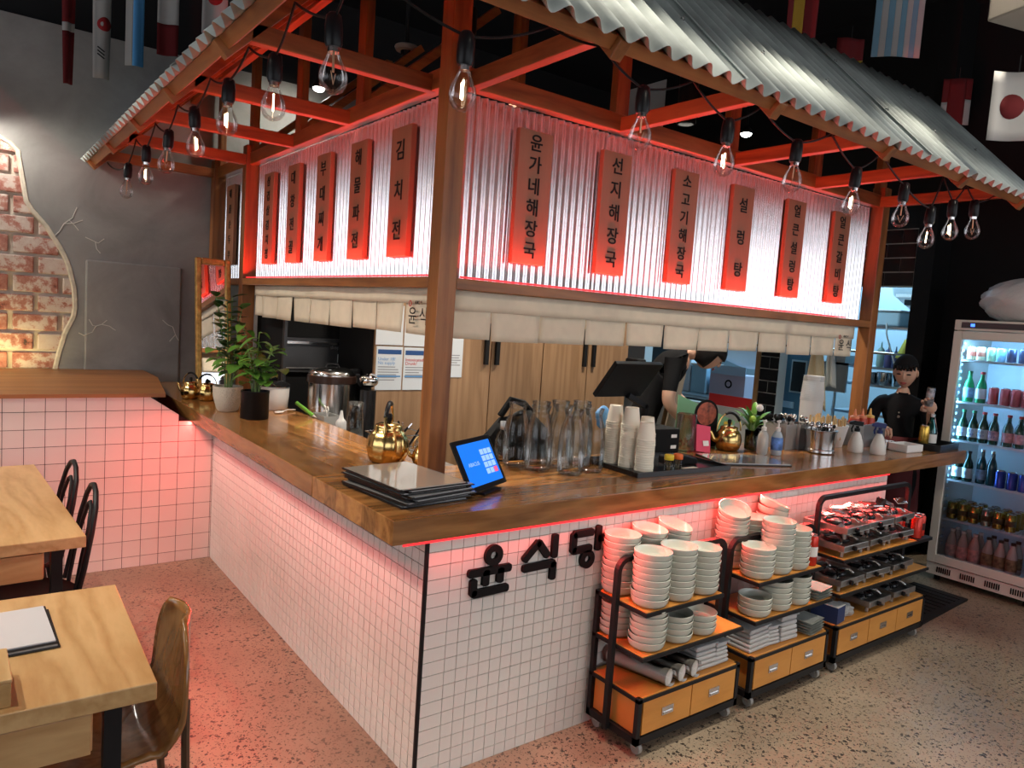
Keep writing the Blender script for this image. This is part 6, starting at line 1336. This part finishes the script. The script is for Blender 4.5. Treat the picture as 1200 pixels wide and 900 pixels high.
flag('pale blue and white striped flag hanging above the roof', (3.93, FY, 3.66), .34, .62, -.64, [(i / 8, (i + 1) / 8, 0, 1, 'lb' if i % 2 == 0 else 'w') for i in range(8)])
flag('small yellow and red flag below the striped blue flag', (3.52, FY + .1, 3.42), .20, .28, -.5, [(0, 1, .0, .5, 'y'), (0, 1, .5, 1, 'd')])
flag('dark red flag with white corners near the roof end', (4.70, FY - .1, 3.34), .22, .34, -.64, [(0, .2, 0, .5, 'w'), (.2, .75, 0, 1, 'd'), (.75, 1, 0, .55, 'w'), (0, .2, .5, 1, 'd'), (.75, 1, .55, 1, 'd')])
flag('white flag with a large dark red disc at the right edge', (2.98, -.52, 2.735), .26, .34, -.64, [(0, 1, 0, 1, 'w')], (.45, .50, .062, 'd'))
tag(MB().tube([(-1.2, 3.6, 3.66), (-.735, 3.6, 3.66), (-.15, 3.6, 3.89), (.155, 3.6, 4.03), (.9, 3.6, 4.2)], .003, 5).build('flag_cord', FLAGC['k'], None), 'thin cord carrying the flags on the left', 'cord')
for i, (x, y, z, e, a, tx, ty) in enumerate(DOWN):
    t = thing('ceiling_downlight', ['leftmost black downlight of the row above the right eave', 'middle black downlight of the row above the right eave', 'rightmost black downlight of the row above the right eave', 'black downlight over the aisle in front of the raised letters', 'black downlight over the aisle in front of the fridge', 'black downlight over the seats left of the farther table', 'black downlight near the exposed brick patch', 'black downlight over the nearest table', 'black downlight inside the canopy above the steel urn', 'black downlight inside the canopy above the bending person', 'black downlight behind the camera'][i], 'ceiling light', (x, y, z), 0, 'round ceiling downlights')
    MB().lathe([(.05, -.012), (.06, -.015), (.065, 0), (.065, .30), (.02, .33), (.012, .35), (0, .35)], 20).build('housing', BLACK, t, True); MB().lathe([(.05, .02), (0, .02)], 20).build('lens', mat('lamp lens', (.9, .9, .85), .4, emit=(1, .92, .78), es=18), t)
for lab, loc in (('bright round lamp on the wall above the left canopy', (.96, 3.64, 3.36)), ('bright lamp on a pole seen under the right eave', (4.05, 1.90, 3.36)), ('small wall lamp at the left picture edge', (-1.25, 4.0, 2.82))):
    t = thing('spot_lamp', lab, 'lamp', loc); MB().ball((0, 0, 0), .045, 16, 10, (1, 1, .6)).build('lamp_glass', mat('lamp glow', (.9, .9, .85), .4, emit=(1, .97, .9), es=22), t, True); MB().lathe([(.05, .0), (.055, .02), (.03, .05), (.01, .06), (.008, .3), (0, .3)], 16).build('housing', BLACK, t, True)
t = thing('smoke_detector', 'white dome smoke detector on the dark ceiling above the left canopy wall', 'smoke detector', (1.10, 2.47, 3.40)); MB().lathe([(.075, .03), (.08, .02), (.07, 0), (.04, -.004), (0, -.004)], 22).build('base', mat('detector white', (.5, .48, .45), .5), t, True); MB().lathe([(.04, 0), (.035, -.03), (0, -.04)], 18).build('dome', BLACKSH, t, True); MB().cyl((0, 0, .03), (0, 0, .9), .015, n=8).build('conduit', BLACK, t)
t = thing('ceiling_box', 'corner of a beige box fixed near the ceiling at the right', 'box', (3.0, -.5, 3.35), -.3); MB().box(-.1, .4, -.12, .12, 0, .3).build('box_body', mat('beige box', (.40, .35, .29), .6), t, bevel=.01); MB().box(-.04, .34, -.125, -.12, .05, .25).build('grille', mat('beige grille', (.30, .27, .23), .8), t)
